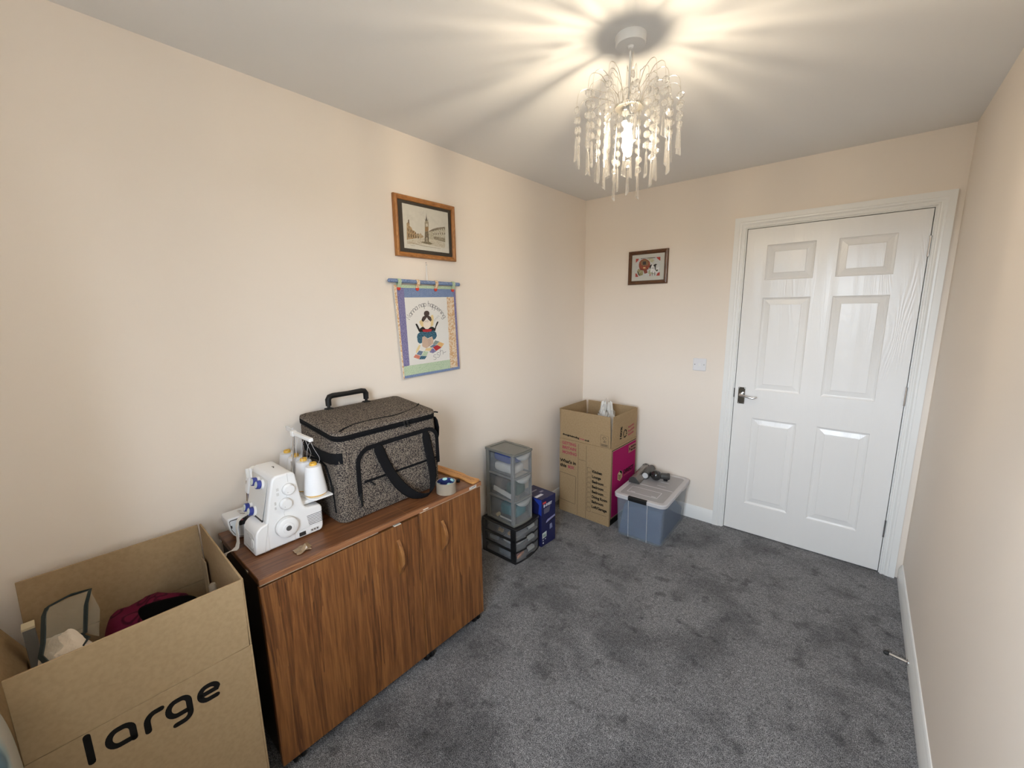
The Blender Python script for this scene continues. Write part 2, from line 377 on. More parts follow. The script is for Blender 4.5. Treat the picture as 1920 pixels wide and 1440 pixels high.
FIG = {
'chair_l':[(-1.6959,1.4547),(-1.6882,1.4573),(-1.6825,1.4514),(-1.6697,1.4269),(-1.6707,1.4124),(-1.6766,1.4168)],
'chair_r':[(-1.5524,1.4639),(-1.5452,1.4619),(-1.5478,1.456),(-1.5624,1.435),(-1.5703,1.4139),(-1.5755,1.4184),(-1.5614,1.4522)],
'chair_back':[(-1.6706,1.4145),(-1.6695,1.431),(-1.6534,1.4395),(-1.5843,1.4367),(-1.5658,1.4244),(-1.5719,1.4139),(-1.6075,1.4114),(-1.6395,1.4108)],
'wing_l':[(-1.6713,1.4662),(-1.6589,1.4741),(-1.6412,1.4674),(-1.6379,1.4359),(-1.6575,1.4409),(-1.6679,1.4558)],
'wing_r':[(-1.5943,1.4955),(-1.5805,1.4995),(-1.5769,1.4867),(-1.5811,1.4443),(-1.5979,1.4364),(-1.6047,1.4579)],
'face':[(-1.6467,1.4634),(-1.6356,1.4735),(-1.6091,1.4727),(-1.5963,1.4618),(-1.6006,1.4365),(-1.6173,1.4267),(-1.6332,1.4274),(-1.6457,1.4384)],
'hair':[(-1.6552,1.4761),(-1.6475,1.4904),(-1.6342,1.4955),(-1.6077,1.495),(-1.5948,1.4871),(-1.5903,1.4722),(-1.5988,1.4653),(-1.6116,1.4749),(-1.6215,1.4877),(-1.6328,1.4755),(-1.6455,1.4654),(-1.6541,1.4686)],
'bun':[(-1.6387,1.5067),(-1.6349,1.5162),(-1.6247,1.5206),(-1.6126,1.5197),(-1.605,1.5125),(-1.6046,1.502),(-1.6132,1.4925),(-1.6291,1.4929),(-1.6371,1.4984)],
'scarf':[(-1.6543,1.4254),(-1.628,1.4259),(-1.5931,1.4256),(-1.5966,1.413),(-1.6236,1.4109),(-1.6509,1.4135)],
'body':[(-1.6901,1.3906),(-1.684,1.4048),(-1.668,1.4143),(-1.6394,1.4129),(-1.6075,1.4122),(-1.5799,1.4186),(-1.5642,1.4049),(-1.5607,1.3875),(-1.5716,1.3729),(-1.5885,1.3675),(-1.5928,1.3871),(-1.623,1.3782),(-1.6434,1.3921),(-1.657,1.3845),(-1.6613,1.3575),(-1.6745,1.3542),(-1.6868,1.3634)],
'book':[(-1.6579,1.3867),(-1.6434,1.3913),(-1.6232,1.3748),(-1.5928,1.3858),(-1.5859,1.3652),(-1.5896,1.3482),(-1.6342,1.327),(-1.6497,1.3334),(-1.6598,1.3405)],
'q_gold':[(-1.6801,1.3483),(-1.6699,1.3455),(-1.6817,1.3233),(-1.7045,1.3042),(-1.6969,1.3266)],
'q_white':[(-1.6677,1.339),(-1.6342,1.3279),(-1.651,1.3144),(-1.6818,1.3212)],
'q_slate':[(-1.682,1.3191),(-1.6563,1.3127),(-1.6707,1.2927),(-1.6985,1.3016)],
'q_red':[(-1.7046,1.3022),(-1.676,1.2911),(-1.6849,1.275),(-1.7188,1.288)],
'q_green':[(-1.651,1.3144),(-1.622,1.3076),(-1.6367,1.2874),(-1.6681,1.2925)],
'q_black':[(-1.6735,1.2909),(-1.6341,1.2863),(-1.6484,1.2714),(-1.6839,1.2741)],
'q_yellow':[(-1.6342,1.327),(-1.5963,1.3292),(-1.6083,1.3108),(-1.6456,1.316)],
'q_purple':[(-1.6022,1.3211),(-1.5911,1.3245),(-1.57,1.3053),(-1.5927,1.2977),(-1.6141,1.3048)],
'q_crimson':[(-1.5908,1.3288),(-1.5624,1.3397),(-1.5322,1.3243),(-1.5699,1.3075)],
'q_grey':[(-1.5896,1.3482),(-1.5721,1.3643),(-1.5445,1.3568),(-1.568,1.3401)],
'q_orange':[(-1.5623,1.3419),(-1.5446,1.3551),(-1.5122,1.3427),(-1.5322,1.3243)],
'q_mid':[(-1.6124,1.3326),(-1.5843,1.3456),(-1.5681,1.338),(-1.5937,1.3269)],
}
PR1 = {
'road':[(-1.7109,1.8586),(-1.6327,1.8794),(-1.5761,1.8873),(-1.4673,1.8746),(-1.4688,1.8476),(-1.6066,1.8528),(-1.712,1.843)],
'bl1':[(-1.7085,1.9387),(-1.6998,1.9471),(-1.6913,1.9437),(-1.6913,1.9296),(-1.6786,1.9222),(-1.676,1.9122),(-1.6612,1.9089),(-1.6552,1.8991),(-1.6568,1.8753),(-1.7122,1.8624)],
'bl2':[(-1.6552,1.8991),(-1.6418,1.8968),(-1.6348,1.899),(-1.6275,1.9052),(-1.6211,1.898),(-1.6094,1.8915),(-1.6098,1.8847),(-1.6327,1.8794),(-1.6568,1.8753)],
'br1':[(-1.5486,1.9246),(-1.5183,1.9422),(-1.4668,1.9533),(-1.463,1.9524),(-1.4671,1.8775),(-1.5107,1.881),(-1.5474,1.8838)],
'br2':[(-1.5742,1.9186),(-1.5486,1.9246),(-1.5474,1.8838),(-1.5747,1.882)],
'roof':[(-1.5741,1.92),(-1.5518,1.9324),(-1.5181,1.945),(-1.4955,1.9494),(-1.4648,1.9558),(-1.4643,1.9494),(-1.5149,1.9358),(-1.5487,1.9232),(-1.5743,1.9167)],
'shop':[(-1.5429,1.898),(-1.466,1.8987),(-1.4671,1.8775),(-1.5107,1.881),(-1.5438,1.8842)],
'tower':[(-1.5984,1.9383),(-1.5981,1.9596),(-1.5922,1.9697),(-1.5779,1.9732),(-1.5729,1.9632),(-1.5742,1.9415),(-1.5771,1.9169),(-1.5772,1.8695),(-1.5882,1.8642),(-1.603,1.8653),(-1.5992,1.9141)],
'towerdark':[(-1.5999,1.914),(-1.576,1.9184),(-1.5766,1.8682),(-1.5847,1.8646),(-1.5833,1.8865),(-1.5884,1.8899),(-1.5948,1.8838),(-1.5971,1.8646),(-1.604,1.8666)],
'towerbrown':[(-1.5978,1.937),(-1.5746,1.9401),(-1.5766,1.9197),(-1.5984,1.9156)],
'spire':[(-1.5915,1.9698),(-1.5868,1.9878),(-1.5843,2.0068),(-1.5837,1.9883),(-1.5808,1.9727)],
'towertop':[(-1.5969,1.9783),(-1.594,1.9681),(-1.5751,1.9722),(-1.5719,1.9847),(-1.5761,1.9734),(-1.5921,1.9711)],
'clock':[(-1.5914,1.9539),(-1.5797,1.9555),(-1.5798,1.9429),(-1.5915,1.9413)],
'base':[(-1.6304,1.861),(-1.6057,1.8664),(-1.5772,1.8695),(-1.5507,1.8601),(-1.5709,1.8552),(-1.6063,1.8569)],
'cloud1':[(-1.7054,1.9825),(-1.6729,1.9824),(-1.6678,1.96),(-1.7016,1.9448)],
'cloud2':[(-1.6381,2.0034),(-1.5964,2.0127),(-1.5981,1.9861),(-1.6253,1.9924)],
'cloud3':[(-1.5622,1.9969),(-1.52,1.9762),(-1.5135,1.9607),(-1.5565,1.9736)],
'sig':[(-1.6941,1.8409),(-1.6659,1.8399),(-1.666,1.8383),(-1.6942,1.8394)],
}
PR2 = {
'c1':[(0.427,1.8746),(0.4508,1.8736),(0.4447,1.8595),(0.4282,1.8462)],
'c2':[(0.5778,1.8728),(0.6085,1.8731),(0.6088,1.8459),(0.5935,1.8573)],
'c3':[(0.4279,1.7725),(0.4395,1.7675),(0.4518,1.7456),(0.429,1.7448)],
'c4':[(0.6096,1.7689),(0.5939,1.7638),(0.5841,1.7449),(0.6108,1.7443)],
'border':[(0.4642,1.8745),(0.5085,1.8758),(0.5456,1.8746),(0.5736,1.8732),(0.5738,1.8691),(0.5458,1.8695),(0.4955,1.8718),(0.4645,1.8693)],
'grass1':[(0.4385,1.7908),(0.4539,1.8023),(0.4859,1.7875),(0.4873,1.7561),(0.4607,1.7493),(0.4417,1.7695)],
'grass2':[(0.526,1.7806),(0.5427,1.798),(0.5689,1.7921),(0.5829,1.7706),(0.5662,1.7594),(0.5269,1.7619)],
'tree':[(0.5132,1.8682),(0.5502,1.8692),(0.566,1.8536),(0.5538,1.8382),(0.5362,1.8437)],
'van':[(0.4525,1.8338),(0.4563,1.8502),(0.4692,1.8637),(0.4867,1.8695),(0.5,1.8683),(0.518,1.8596),(0.5317,1.8462),(0.537,1.8273),(0.5335,1.809),(0.521,1.7955),(0.4991,1.7908),(0.4767,1.7944),(0.4584,1.802),(0.4532,1.817)],
'vaninner':[(0.4653,1.8495),(0.4738,1.8592),(0.4958,1.8635),(0.5182,1.8555),(0.5255,1.8405),(0.5198,1.8203),(0.5022,1.8196),(0.48,1.8213),(0.4684,1.8305)],
'win':[(0.4809,1.8503),(0.5053,1.8504),(0.5074,1.8275),(0.4823,1.8284)],
'vandark':[(0.4607,1.7997),(0.4991,1.7908),(0.5274,1.7991),(0.5287,1.7949),(0.4993,1.7866),(0.4633,1.7933)],
'steps':[(0.4857,1.7917),(0.5145,1.7928),(0.52,1.7686),(0.4981,1.7637)],
'wheel':[(0.4432,1.7862),(0.4526,1.7793),(0.4607,1.7493),(0.4512,1.7583)],
'horseb1':[(0.5318,1.7988),(0.5352,1.8192),(0.5457,1.8266),(0.5502,1.8221),(0.5443,1.8103),(0.5406,1.7961)],
'horseb2':[(0.5614,1.8151),(0.5653,1.823),(0.5758,1.8273),(0.5888,1.8232),(0.5805,1.8178),(0.578,1.8037),(0.5793,1.777),(0.5723,1.7898),(0.5703,1.8083)],
'horseb3':[(0.5822,1.785),(0.5905,1.7885),(0.5963,1.78),(0.5891,1.7733),(0.5826,1.7768)],
'horseline':[(0.549,1.8017),(0.5663,1.8015),(0.5665,1.7984),(0.5492,1.7986)],
'horse_w':[(0.5406,1.7961),(0.5502,1.8221),(0.5614,1.8151),(0.5783,1.7771),(0.5861,1.7909),(0.5981,1.8063),(0.5909,1.8231),(0.6027,1.7998),(0.5978,1.7696),(0.5768,1.7628),(0.5572,1.7662),(0.5395,1.7735)],
'legs':[(0.5525,1.7747),(0.5557,1.7755),(0.5582,1.7455),(0.5537,1.7499)],
'legs2':[(0.5721,1.7714),(0.5764,1.7721),(0.5764,1.7485),(0.5722,1.7467)],
'flow':[(0.5337,1.7573),(0.5443,1.7629),(0.5473,1.7461),(0.5321,1.745)],
'horseY':[(0.4849,1.8105),(0.5027,1.8103),(0.5031,1.8009),(0.4875,1.802)],
}
# ------------------------------------------------------------------ lettering
FONT_CACHE = {}
def text(parent, s, origin, ux, uy, size, m, bold=0.0, align='LEFT', name='lettering', depth=0.0002, shear=0.0, spacing=1.0, fit=None):
    """flat print: origin = baseline start, ux / uy = reading and up directions (parent space)"""
    cu = bpy.data.curves.new('lettering', 'FONT'); cu.body = s; cu.size = size; cu.align_x = align
    cu.extrude = depth; cu.offset = bold; cu.shear = shear; cu.space_character = spacing; cu.resolution_u = 3
    t = bpy.data.objects.new('lettering', cu); COL.objects.link(t)
    dg = bpy.context.evaluated_depsgraph_get(); dg.update()
    me = bpy.data.meshes.new_from_object(t.evaluated_get(dg))
    bpy.data.objects.remove(t); bpy.data.curves.remove(cu)
    ux, uy, o = Vector(ux).normalized(), Vector(uy).normalized(), Vector(origin); n = ux.cross(uy)
    k = 1.0
    if fit:
        w = max(v.co.x for v in me.vertices) - min(v.co.x for v in me.vertices); k = fit / w
    for v in me.vertices:
        c = v.co.copy(); v.co = o + ux * c.x * k + uy * c.y + n * (c.z + depth)
    me.materials.clear(); me.materials.append(m)
    ob = bpy.data.objects.new(name, me); COL.objects.link(ob)
    if parent is not None: ob.parent = parent; ORIGIN[ob.name] = ORIGIN.get(parent.name, Vector((0, 0, 0)))
    return ob
def arc(cx_, cy_, rx, ry, a0, a1, n=14):
    return [(cx_ + rx * cos(radians(a0 + (a1 - a0) * k / n)), cy_ + ry * sin(radians(a0 + (a1 - a0) * k / n))) for k in range(n + 1)]
GL = {  # single-stroke letters, x-height 1
    'a': (.95, [arc(.42, .5, .42, .5, 20, 380), [(.86, 1.0), (.86, 0)]]),
    'n': (.9, [[(.06, 1), (.06, 0)], [(.06, .6)] + arc(.43, .6, .37, .4, 180, 0) + [(.80, 0)]]),
    'N': (1.05, [[(0, 0), (0, 1.6), (.85, 0), (.85, 1.6)]]),
    'p': (.95, [[(.05, 1), (.05, -.7)], arc(.47, .5, .42, .5, -180, 180)]),
    'h': (.9, [[(.06, 1.7), (.06, 0)], [(.06, .6)] + arc(.43, .6, .37, .4, 180, 0) + [(.80, 0)]]),
    'e': (.95, [[(.03, .5), (.86, .5)] + arc(.45, .5, .42, .5, 0, 310)]),
    'i': (.3, [[(.1, 1), (.1, 0)], [(.1, 1.3), (.1, 1.36)]]),
    'g': (.95, [arc(.42, .5, .42, .5, 20, 380), [(.86, 1.0), (.86, -.3)] + arc(.44, -.3, .42, .4, 0, -150)]),
    'S': (.85, [arc(.40, .78, .33, .28, 30, 270) + arc(.40, .22, .35, .28, 90, -150)]),
    'z': (.8, [[(.05, 1), (.7, 1), (.05, 0), (.7, 0)]]),
    ' ': (.55, []), '.': (.3, [[(.1, 0), (.1, .08)]]), '_': (.9, [[(0, 0), (.8, 0)]]),
}
def strokes(parent, glyphs, place, w, m, name='lettering', depth=0.0004):
    """draw strokes as flat raised bands; place(x, y) -> point, normal handled by place(.., h)"""
    mb = MB()
    for st in glyphs:
        pts = [Vector((p[0], p[1])) for p in st]
        L, R = [], []
        for i, p in enumerate(pts):
            t = pts[min(i + 1, len(pts) - 1)] - pts[max(i - 1, 0)]
            t = t.normalized() if t.length > 1e-9 else Vector((1, 0)); nn = Vector((-t.y, t.x)) * w / 2
            L.append(p + nn); R.append(p - nn)
        rings = [[place(a.x, a.y, 0), place(b.x, b.y, 0), place(b.x, b.y, depth), place(a.x, a.y, depth)] for a, b in zip(L, R)]
        mb.loft(rings)
        for q in (pts[0], pts[-1]):
            c = [(q.x + w / 2 * cos(2 * pi * k / 10), q.y + w / 2 * sin(2 * pi * k / 10)) for k in range(10)]
            mb.loft([[place(x, y, 0) for x, y in c], [place(x, y, depth) for x, y in c]])
    return obj(name, mb, m, parent, smooth=0)

# ------------------------------------------------------------------ framed print of a clock tower (left wall)
M['oak'] = wood('honey_oak', (.46, .20, .055), (.36, .145, .035), (.24, .09, .02), (30, 3, 3), 1.0, .35)
M['brownwood'] = wood('brown_frame_wood', (.165, .070, .026), (.105, .042, .016), (.055, .022, .009), (3, 30, 3), 1.0, .35)
M['darkmat'] = mat('dark_brown_mount', (.052, .040, .028), .8)
M['paper'] = mat('cream_paper', (.80, .77, .68), .8, var=(.76, .73, .64), scale=60)
M['mountw'] = mat('pale_mount', (.70, .71, .66), .8)
INK = {}
def ink(c, c2=None):
    k = (c, c2)
    if k not in INK:
        INK[k] = mat('ink_%d' % len(INK), c, .8, var=c2 or tuple(min(1, x * 1.35) for x in c), scale=170, detail=6)
    return INK[k]
def moulding(parent, y0, y1, z0, z1, prof, m, plane):
    """four mitred lengths; prof = (inset from the outer edge, height off the wall)"""
    P = (lambda a, b, h: (h, a, b)) if plane == 'x' else (lambda a, b, h: (a, -h, b))
    def cor(a, b, sa, sb): return [P(a + sa * d, b + sb * d, h) for d, h in prof]
    c = [cor(y0, z0, 1, 1), cor(y1, z0, -1, 1), cor(y1, z1, -1, -1), cor(y0, z1, 1, -1)]
    for i in range(4):
        obj('frame', MB().loft([c[i], c[(i + 1) % 4]]), m, parent, world=True, smooth=30)
fr = thing('framed_picture', 'gold-brown framed print of a clock tower street scene above the wall hanging', 'picture', (0.002, -1.59, 1.782))
FP = [(0, 0), (0, .014), (.003, .019), (.010, .020), (.014, .017), (.019, .016), (.022, .012), (.022, .004), (.010, 0)]
moulding(fr, -1.781, -1.401, 1.782, 2.066, FP, M['oak'], 'x')
obj('backing', MB().box(.001, .004, -1.776, -1.406, 1.787, 2.061), M['darkmat'], fr, world=True)
mo = MB()
for a in ((-1.762, -1.7305, 1.80, 2.05), (-1.441, -1.42, 1.80, 2.05), (-1.7305, -1.441, 1.80, 1.823), (-1.7305, -1.441, 2.03, 2.05)):
    mo.box(.005, .0075, *a)
obj('mount', mo, M['darkmat'], fr, world=True)
pr = obj('print', MB().box(.004, .0055, -1.733, -1.438, 1.82, 2.033), M['paper'], fr, world=True)
def picture(parent, data, cols, plane, base, step=0.00006, name='print_ink'):
    for i, (k, col, c2) in enumerate(cols):
        poly = data[k]
        h = base + step * (i + 1)
        if plane == 'x': mb = MB().prism(poly, 'x', base, h)
        else: mb = MB().prism(poly, 'y', -base, -h)
        obj(name, mb, ink(col, c2), parent, world=True, smooth=0)
# the printed drawing is flat ink on the sheet, one mesh
def picture_sheet(parent, data, cols, plane, base, step=0.00005):
    mb = MB(); ms = []
    for i, (k, col, c2) in enumerate(cols):
        mi = ink(col, c2)
        if mi not in ms: ms.append(mi)
        h = base + step * (i + 1); n = len(data[k])
        mb.add([((h, p[0], p[1]) if plane == 'x' else (p[0], -h, p[1])) for p in data[k]], [tuple(range(n)) if plane == 'x' else tuple(range(n))[::-1]], ms.index(mi))
    return obj('printed_scene', mb, ms, parent, world=True, smooth=0, flip=False)
bld = []
D1 = dict(PR1)
cols1 = [('cloud1', (.70, .67, .59), (.78, .75, .66)), ('cloud2', (.71, .68, .60), (.79, .76, .67)), ('cloud3', (.72, .69, .61), (.79, .76, .67)),
         ('road', (.56, .49, .36), (.75, .70, .58)), ('bl2', (.42, .30, .17), (.62, .50, .33)), ('bl1', (.36, .22, .10), (.62, .46, .27)),
         ('br2', (.46, .41, .29), (.62, .57, .44)), ('br1', (.50, .45, .32), (.74, .70, .58)), ('roof', (.20, .16, .11), (.36, .30, .22)), ('shop', (.24, .20, .14), (.46, .40, .28)),
         ('base', (.12, .10, .06), (.30, .25, .15)), ('tower', (.30, .25, .17), (.52, .46, .33)), ('towerbrown', (.33, .19, .08), (.42, .27, .13)), ('towerdark', (.12, .09, .055), (.30, .24, .15)),
         ('spire', (.10, .08, .06), None), ('towertop', (.09, .07, .05), None), ('clock', (.62, .57, .46), None), ('sig', (.30, .27, .22), None)]
for r_ in range(2):          # windows of the right-hand terrace, chimneys and the left-hand shops
    for q in range(6):
        y = -1.545 + q * .0145; z0 = 1.905 + q * .0022 + r_ * (.019 + q * .0012)
        D1['w%d%d' % (r_, q)] = [(y, z0), (y + .006, z0 + .0006), (y + .006, z0 + .0106), (y, z0 + .010)]
        cols1.append(('w%d%d' % (r_, q), (.22, .19, .14), None))
for q in range(5):
    y = -1.703 + q * .014; z0 = 1.875 + q * .0005
    D1['s%d' % q] = [(y, z0), (y + .006, z0), (y + .006, z0 + .018 - q * .002), (y, z0 + .02 - q * .002)]
    D1['u%d' % q] = [(y, z0 + .028 - q * .003), (y + .005, z0 + .028 - q * .003), (y + .005, z0 + .04 - q * .004), (y, z0 + .04 - q * .004)]
    cols1 += [('s%d' % q, (.13, .09, .05), None), ('u%d' % q, (.17, .11, .06), None)]
D1['stack'] = [(-1.7, 1.94), (-1.694, 1.94), (-1.694, 1.958), (-1.7, 1.958)]; cols1.append(('stack', (.16, .10, .05), None))
D1['lane'] = [(-1.70, 1.853), (-1.62, 1.846), (-1.50, 1.842), (-1.50, 1.8405), (-1.62, 1.843), (-1.70, 1.850)]; cols1.append(('lane', (.42, .36, .26), None))
picture_sheet(pr, D1, cols1, 'x', .0056)
M['glass'] = clear('picture_glass', (.1, .1, .1), .94, .03)
obj('glazing', MB().box(.0085, .0095, -1.762, -1.42, 1.80, 2.05), M['glass'], fr, world=True)

# ------------------------------------------------------------------ small framed picture (back wall)
f2 = thing('framed_picture', 'small dark wood framed picture of a red caravan and horse on the back wall', 'picture', (.52, -.002, 1.689))
FP2 = [(0, 0), (0, .010), (.004, .016), (.012, .019), (.019, .018), (.025, .012), (.027, .008), (.027, .004), (.012, 0)]
moulding(f2, .3735, .6665, 1.689, 1.927, FP2, M['brownwood'], 'y')
obj('backing', MB().box(.379, .661, -.004, -.001, 1.694, 1.922), M['darkmat'], f2, world=True)
mo = MB()
for a in ((.394, .428, 1.71, 1.906), (.610, .646, 1.71, 1.906), (.428, .610, 1.71, 1.7445), (.428, .610, 1.874, 1.906)):
    mo.box(a[0], a[1], -.0068, -.0048, a[2], a[3])
obj('mount', mo, M['mountw'], f2, world=True)
pr2 = obj('print', MB().box(.424, .614, -.0048, -.004, 1.741, 1.877), mat('white_sheet', (.72, .74, .74), .8, var=(.66, .68, .66), scale=60), f2, world=True)
R = (.42, .055, .045)
cols2 = [('c1', R, None), ('c2', R, None), ('c3', R, None), ('c4', R, None), ('border', (.05, .025, .02), None), ('tree', (.50, .48, .26), (.74, .74, .60)),
         ('grass1', (.20, .17, .04), (.62, .58, .38)), ('grass2', (.22, .30, .12), (.66, .66, .50)), ('wheel', (.06, .06, .06), None), ('van', (.27, .055, .03), (.40, .11, .06)), ('vaninner', (.22, .13, .06), (.36, .20, .10)),
         ('win', (.055, .045, .045), None), ('vandark', (.14, .02, .015), None), ('steps', (.24, .06, .04), None), ('horseY', (.80, .52, .22), None), ('horse_w', (.74, .74, .74), None),
         ('horseb1', (.02, .018, .02), None), ('horseb2', (.02, .018, .02), None), ('horseb3', (.03, .06, .03), None), ('horseline', (.05, .05, .05), None), ('legs', (.05, .05, .05), None), ('legs2', (.05, .05, .05), None), ('flow', (.40, .10, .08), (.62, .52, .48))]
picture_sheet(pr2, PR2, cols2, 'y', .0049)
obj('glazing', MB().box(.395, .645, -.0088, -.0078, 1.71, 1.906), M['glass'], f2, world=True)

# ------------------------------------------------------------------ quilted wall hanging
def fabric(name, c, c2, s=400, r=(.42, .58)): return mat(name, c, .9, spec=.15, var=c2, scale=s, detail=2, ramp=r, bump=.25, bscale=500, bdist=.001)
F = {'blue': fabric('blue_print', (.10, .15, .30), (.30, .38, .56)), 'purple': fabric('purple_print', (.085, .075, .22), (.36, .34, .52)), 'peach': fabric('peach_print', (.62, .38, .20), (.78, .66, .50), 120),
     'green': fabric('green_print', (.30, .44, .28), (.66, .74, .56)), 'cream': mat('cream_cotton', (.77, .755, .72), .9, spec=.15, bump=.3, bscale=30, bdist=.003), 'teal': fabric('teal_print', (.012, .03, .06), (.10, .24, .32), 300),
     'red': mat('red_felt', (.42, .03, .035), .9), 'black': mat('black_felt', (.018, .014, .013), .9), 'brownhair': mat('dark_brown_felt', (.035, .022, .018), .85, var=(.10, .07, .06), scale=90, stretch=(1, 4, 1)), 'skin': mat('pale_felt', (.82, .72, .60), .9),
     'straw': mat('yellow_felt', (.74, .58, .30), .9), 'beige': mat('beige_felt', (.58, .42, .32), .9), 'orange': fabric('orange_print', (.70, .38, .12), (.80, .56, .28)), 'slate': fabric('slate_print', (.12, .17, .26), (.2, .26, .36)), 'thread': mat('grey_thread', (.16, .16, .17), .9),
     'grey': fabric('sage_print', (.20, .26, .25), (.30, .36, .34)), 'salmon': fabric('salmon_print', (.58, .18, .12), (.70, .3, .22))}
hg = thing('wall_hanging', 'quilted sleeping granny wall hanging with patchwork borders on a blue rod', 'wall hanging', (.003, -1.61, 1.185))
obj('rod', MB().tube([(.020, -1.843, 1.6645), (.020, -1.838, 1.6645), (.020, -1.393, 1.661), (.020, -1.388, 1.661)], [.005, .0095, .0095, .005], 14), F['blue'], hg, world=True)
def strip(name, pts, m, h0=.014, h1=.0158): return obj(name, MB().prism(pts, 'x', h0, h1), m, hg, world=True, smooth=0, bevel=.0005, seg=1)
obj('backing', MB().prism([(-1.809, 1.645), (-1.416, 1.648), (-1.404, 1.192), (-1.785, 1.185)], 'x', .009, .014), F['cream'], hg, world=True)
strip('border_strip', [(-1.810, 1.645), (-1.795, 1.645), (-1.779, 1.186), (-1.786, 1.184)], F['peach'])
strip('border_strip', [(-1.795, 1.632), (-1.754, 1.632), (-1.745, 1.249), (-1.781, 1.246)], F['purple'])
strip('border_strip', [(-1.754, 1.632), (-1.4305, 1.634), (-1.430, 1.593), (-1.753, 1.586)], F['blue'])
strip('border_strip', [(-1.795, 1.646), (-1.417, 1.649), (-1.4175, 1.634), (-1.795, 1.632)], F['green'])
strip('border_strip', [(-1.4805, 1.592), (-1.430, 1.593), (-1.419, 1.206), (-1.474, 1.204)], F['peach'])
strip('border_strip', [(-1.430, 1.634), (-1.4165, 1.634), (-1.404, 1.205), (-1.4185, 1.206)], F['purple'])
strip('border_strip', [(-1.781, 1.247), (-1.474, 1.252), (-1.474, 1.2035), (-1.7795, 1.199)], F['green'])
strip('border_strip', [(-1.7795, 1.199), (-1.404, 1.2055), (-1.404, 1.192), (-1.779, 1.186)], F['blue'])
obj('panel', MB().prism([(-1.7535, 1.586), (-1.4805, 1.592), (-1.474, 1.2515), (-1.745, 1.248)], 'x', .014, .0150), F['cream'], hg, world=True, smooth=0)
for i, (y, c) in enumerate(((-1.784, 'green'), (-1.674, 'peach'), (-1.556, 'peach'), (-1.438, 'green'))):
    path = [(.0165, y, 1.628), (.022, y, 1.642), (.0305, y, 1.656), (.0305, y, 1.667), (.022, y, 1.674), (.012, y, 1.668), (.010, y, 1.648)]
    tb = obj('hanging_tab', MB().ribbon(path, (0, .0095, 0), .0016), F[c], hg, world=True, smooth=60)
    obj('button', MB().lathe([(.0105, .0165), (.0105, .0185), (.009, .020), (.003, .0195)], (0, y, 1.630), 18, 'x'), mat('red_button', (.62, .05, .03), .35), tb, world=True)
PZ = .0150
def piece(k, m, h, name):
    return obj(name, MB().prism(FIG[k], 'x', PZ, PZ + h), m, hg, world=True, smooth=0)
for k, m, h, nm in (('wing_l', 'straw', .0006, 'cushion'), ('wing_r', 'straw', .0006, 'cushion'), ('chair_back', 'black', .0007, 'chair_frame'), ('chair_l', 'black', .0008, 'chair_frame'), ('chair_r', 'black', .0008, 'chair_frame'),
                    ('face', 'skin', .0009, 'face'), ('hair', 'brownhair', .0013, 'hair'), ('bun', 'brownhair', .0018, 'hair_bun'), ('body', 'teal', .0010, 'dress'), ('scarf', 'red', .0013, 'collar'),
                    ('q_gold', 'straw', .0008, 'patch'), ('q_white', 'cream', .0012, 'patch'), ('q_slate', 'slate', .0008, 'patch'), ('q_red', 'salmon', .0008, 'patch'), ('q_green', 'green', .0008, 'patch'), ('q_black', 'teal', .0009, 'patch'),
                    ('q_yellow', 'straw', .0009, 'patch'), ('q_purple', 'purple', .0008, 'patch'), ('q_mid', 'slate', .0007, 'patch'), ('q_crimson', 'red', .0009, 'patch'), ('q_grey', 'grey', .0008, 'patch'), ('q_orange', 'orange', .0009, 'patch'), ('book', 'beige', .0016, 'book')):
    piece(k, F[m], h, nm)
def stitch(glyph_list, w=.0024, h=PZ): return strokes(hg, [[(x, y) for x, y in g] for g in glyph_list], lambda a, b, d: (h + d - ORIGIN[hg.name].x, a - ORIGIN[hg.name].y, b - ORIGIN[hg.name].z), w, F['thread'], 'lettering', .0005)
def arc_text(s, cy0, cz0, rad, a_start, a_end, xh):
    tot = sum(GL[c][0] for c in s) * xh; out = []; pos = 0
    for ch in s:
        wch, sts = GL[ch]
        a = radians(a_start + (a_end - a_start) * (pos + wch * xh / 2) / tot); pos += wch * xh
        ey, ez = Vector((cos(a), sin(a))), Vector((-sin(a), cos(a)))     # radial, tangent (counter-clockwise)
        for st in sts:
            out.append([tuple(Vector((cy0, cz0)) + ey * (rad + y * xh) - ez * ((x - wch / 2) * xh)) for x, y in st])
    return out
stitch(arc_text('Nanna nap happening', -1.6185, 1.418, .125, 152, 28, .0162), .0021)
stitch([[(-1.591 + (x + i * .9) * .021 * 1.25, 1.262 + i * .010 + y * .021 * 1.15 + x * .0035) for x, y in st] for i, c in enumerate('SSh') for st in GL[c][1]] + [[(-1.520, 1.293), (-1.502, 1.298)]], .0018)
stitch([[(-1.573 + i * .0085 + x * .0055, 1.468 + i * .007 + y * .006) for x, y in st] for i in range(4) for st in GL['z'][1]] + [[(-1.573 + i * .0085, 1.462 + i * .007), (-1.571 + i * .0085, 1.463 + i * .007)] for i in range(5)], .0011)
stitch([[(-1.637 + .006 * cos(t * .5), 1.4665 + .004 * sin(t * .5)) for t in range(14)], [(-1.621 + .006 * cos(t * .5), 1.4665 + .004 * sin(t * .5)) for t in range(14)]], .0009, PZ + .0011)
stitch([[(-1.622, 1.372 - i * .008), (-1.604, 1.376 - i * .008)] for i in range(5)], .001, PZ + .0017)
cord = MB()
cord.tube([(.006, -1.602, 1.750), (.014, -1.608, 1.70), (.022, -1.616, 1.670)], .0012, 6).tube([(.006, -1.600, 1.750), (.012, -1.603, 1.70), (.022, -1.609, 1.671)], .0012, 6)
cord.tube([(.024, -1.628, 1.663), (.028, -1.613, 1.667), (.024, -1.600, 1.662)], .0012, 6)
obj('cord', cord, M['white'], hg, world=True)
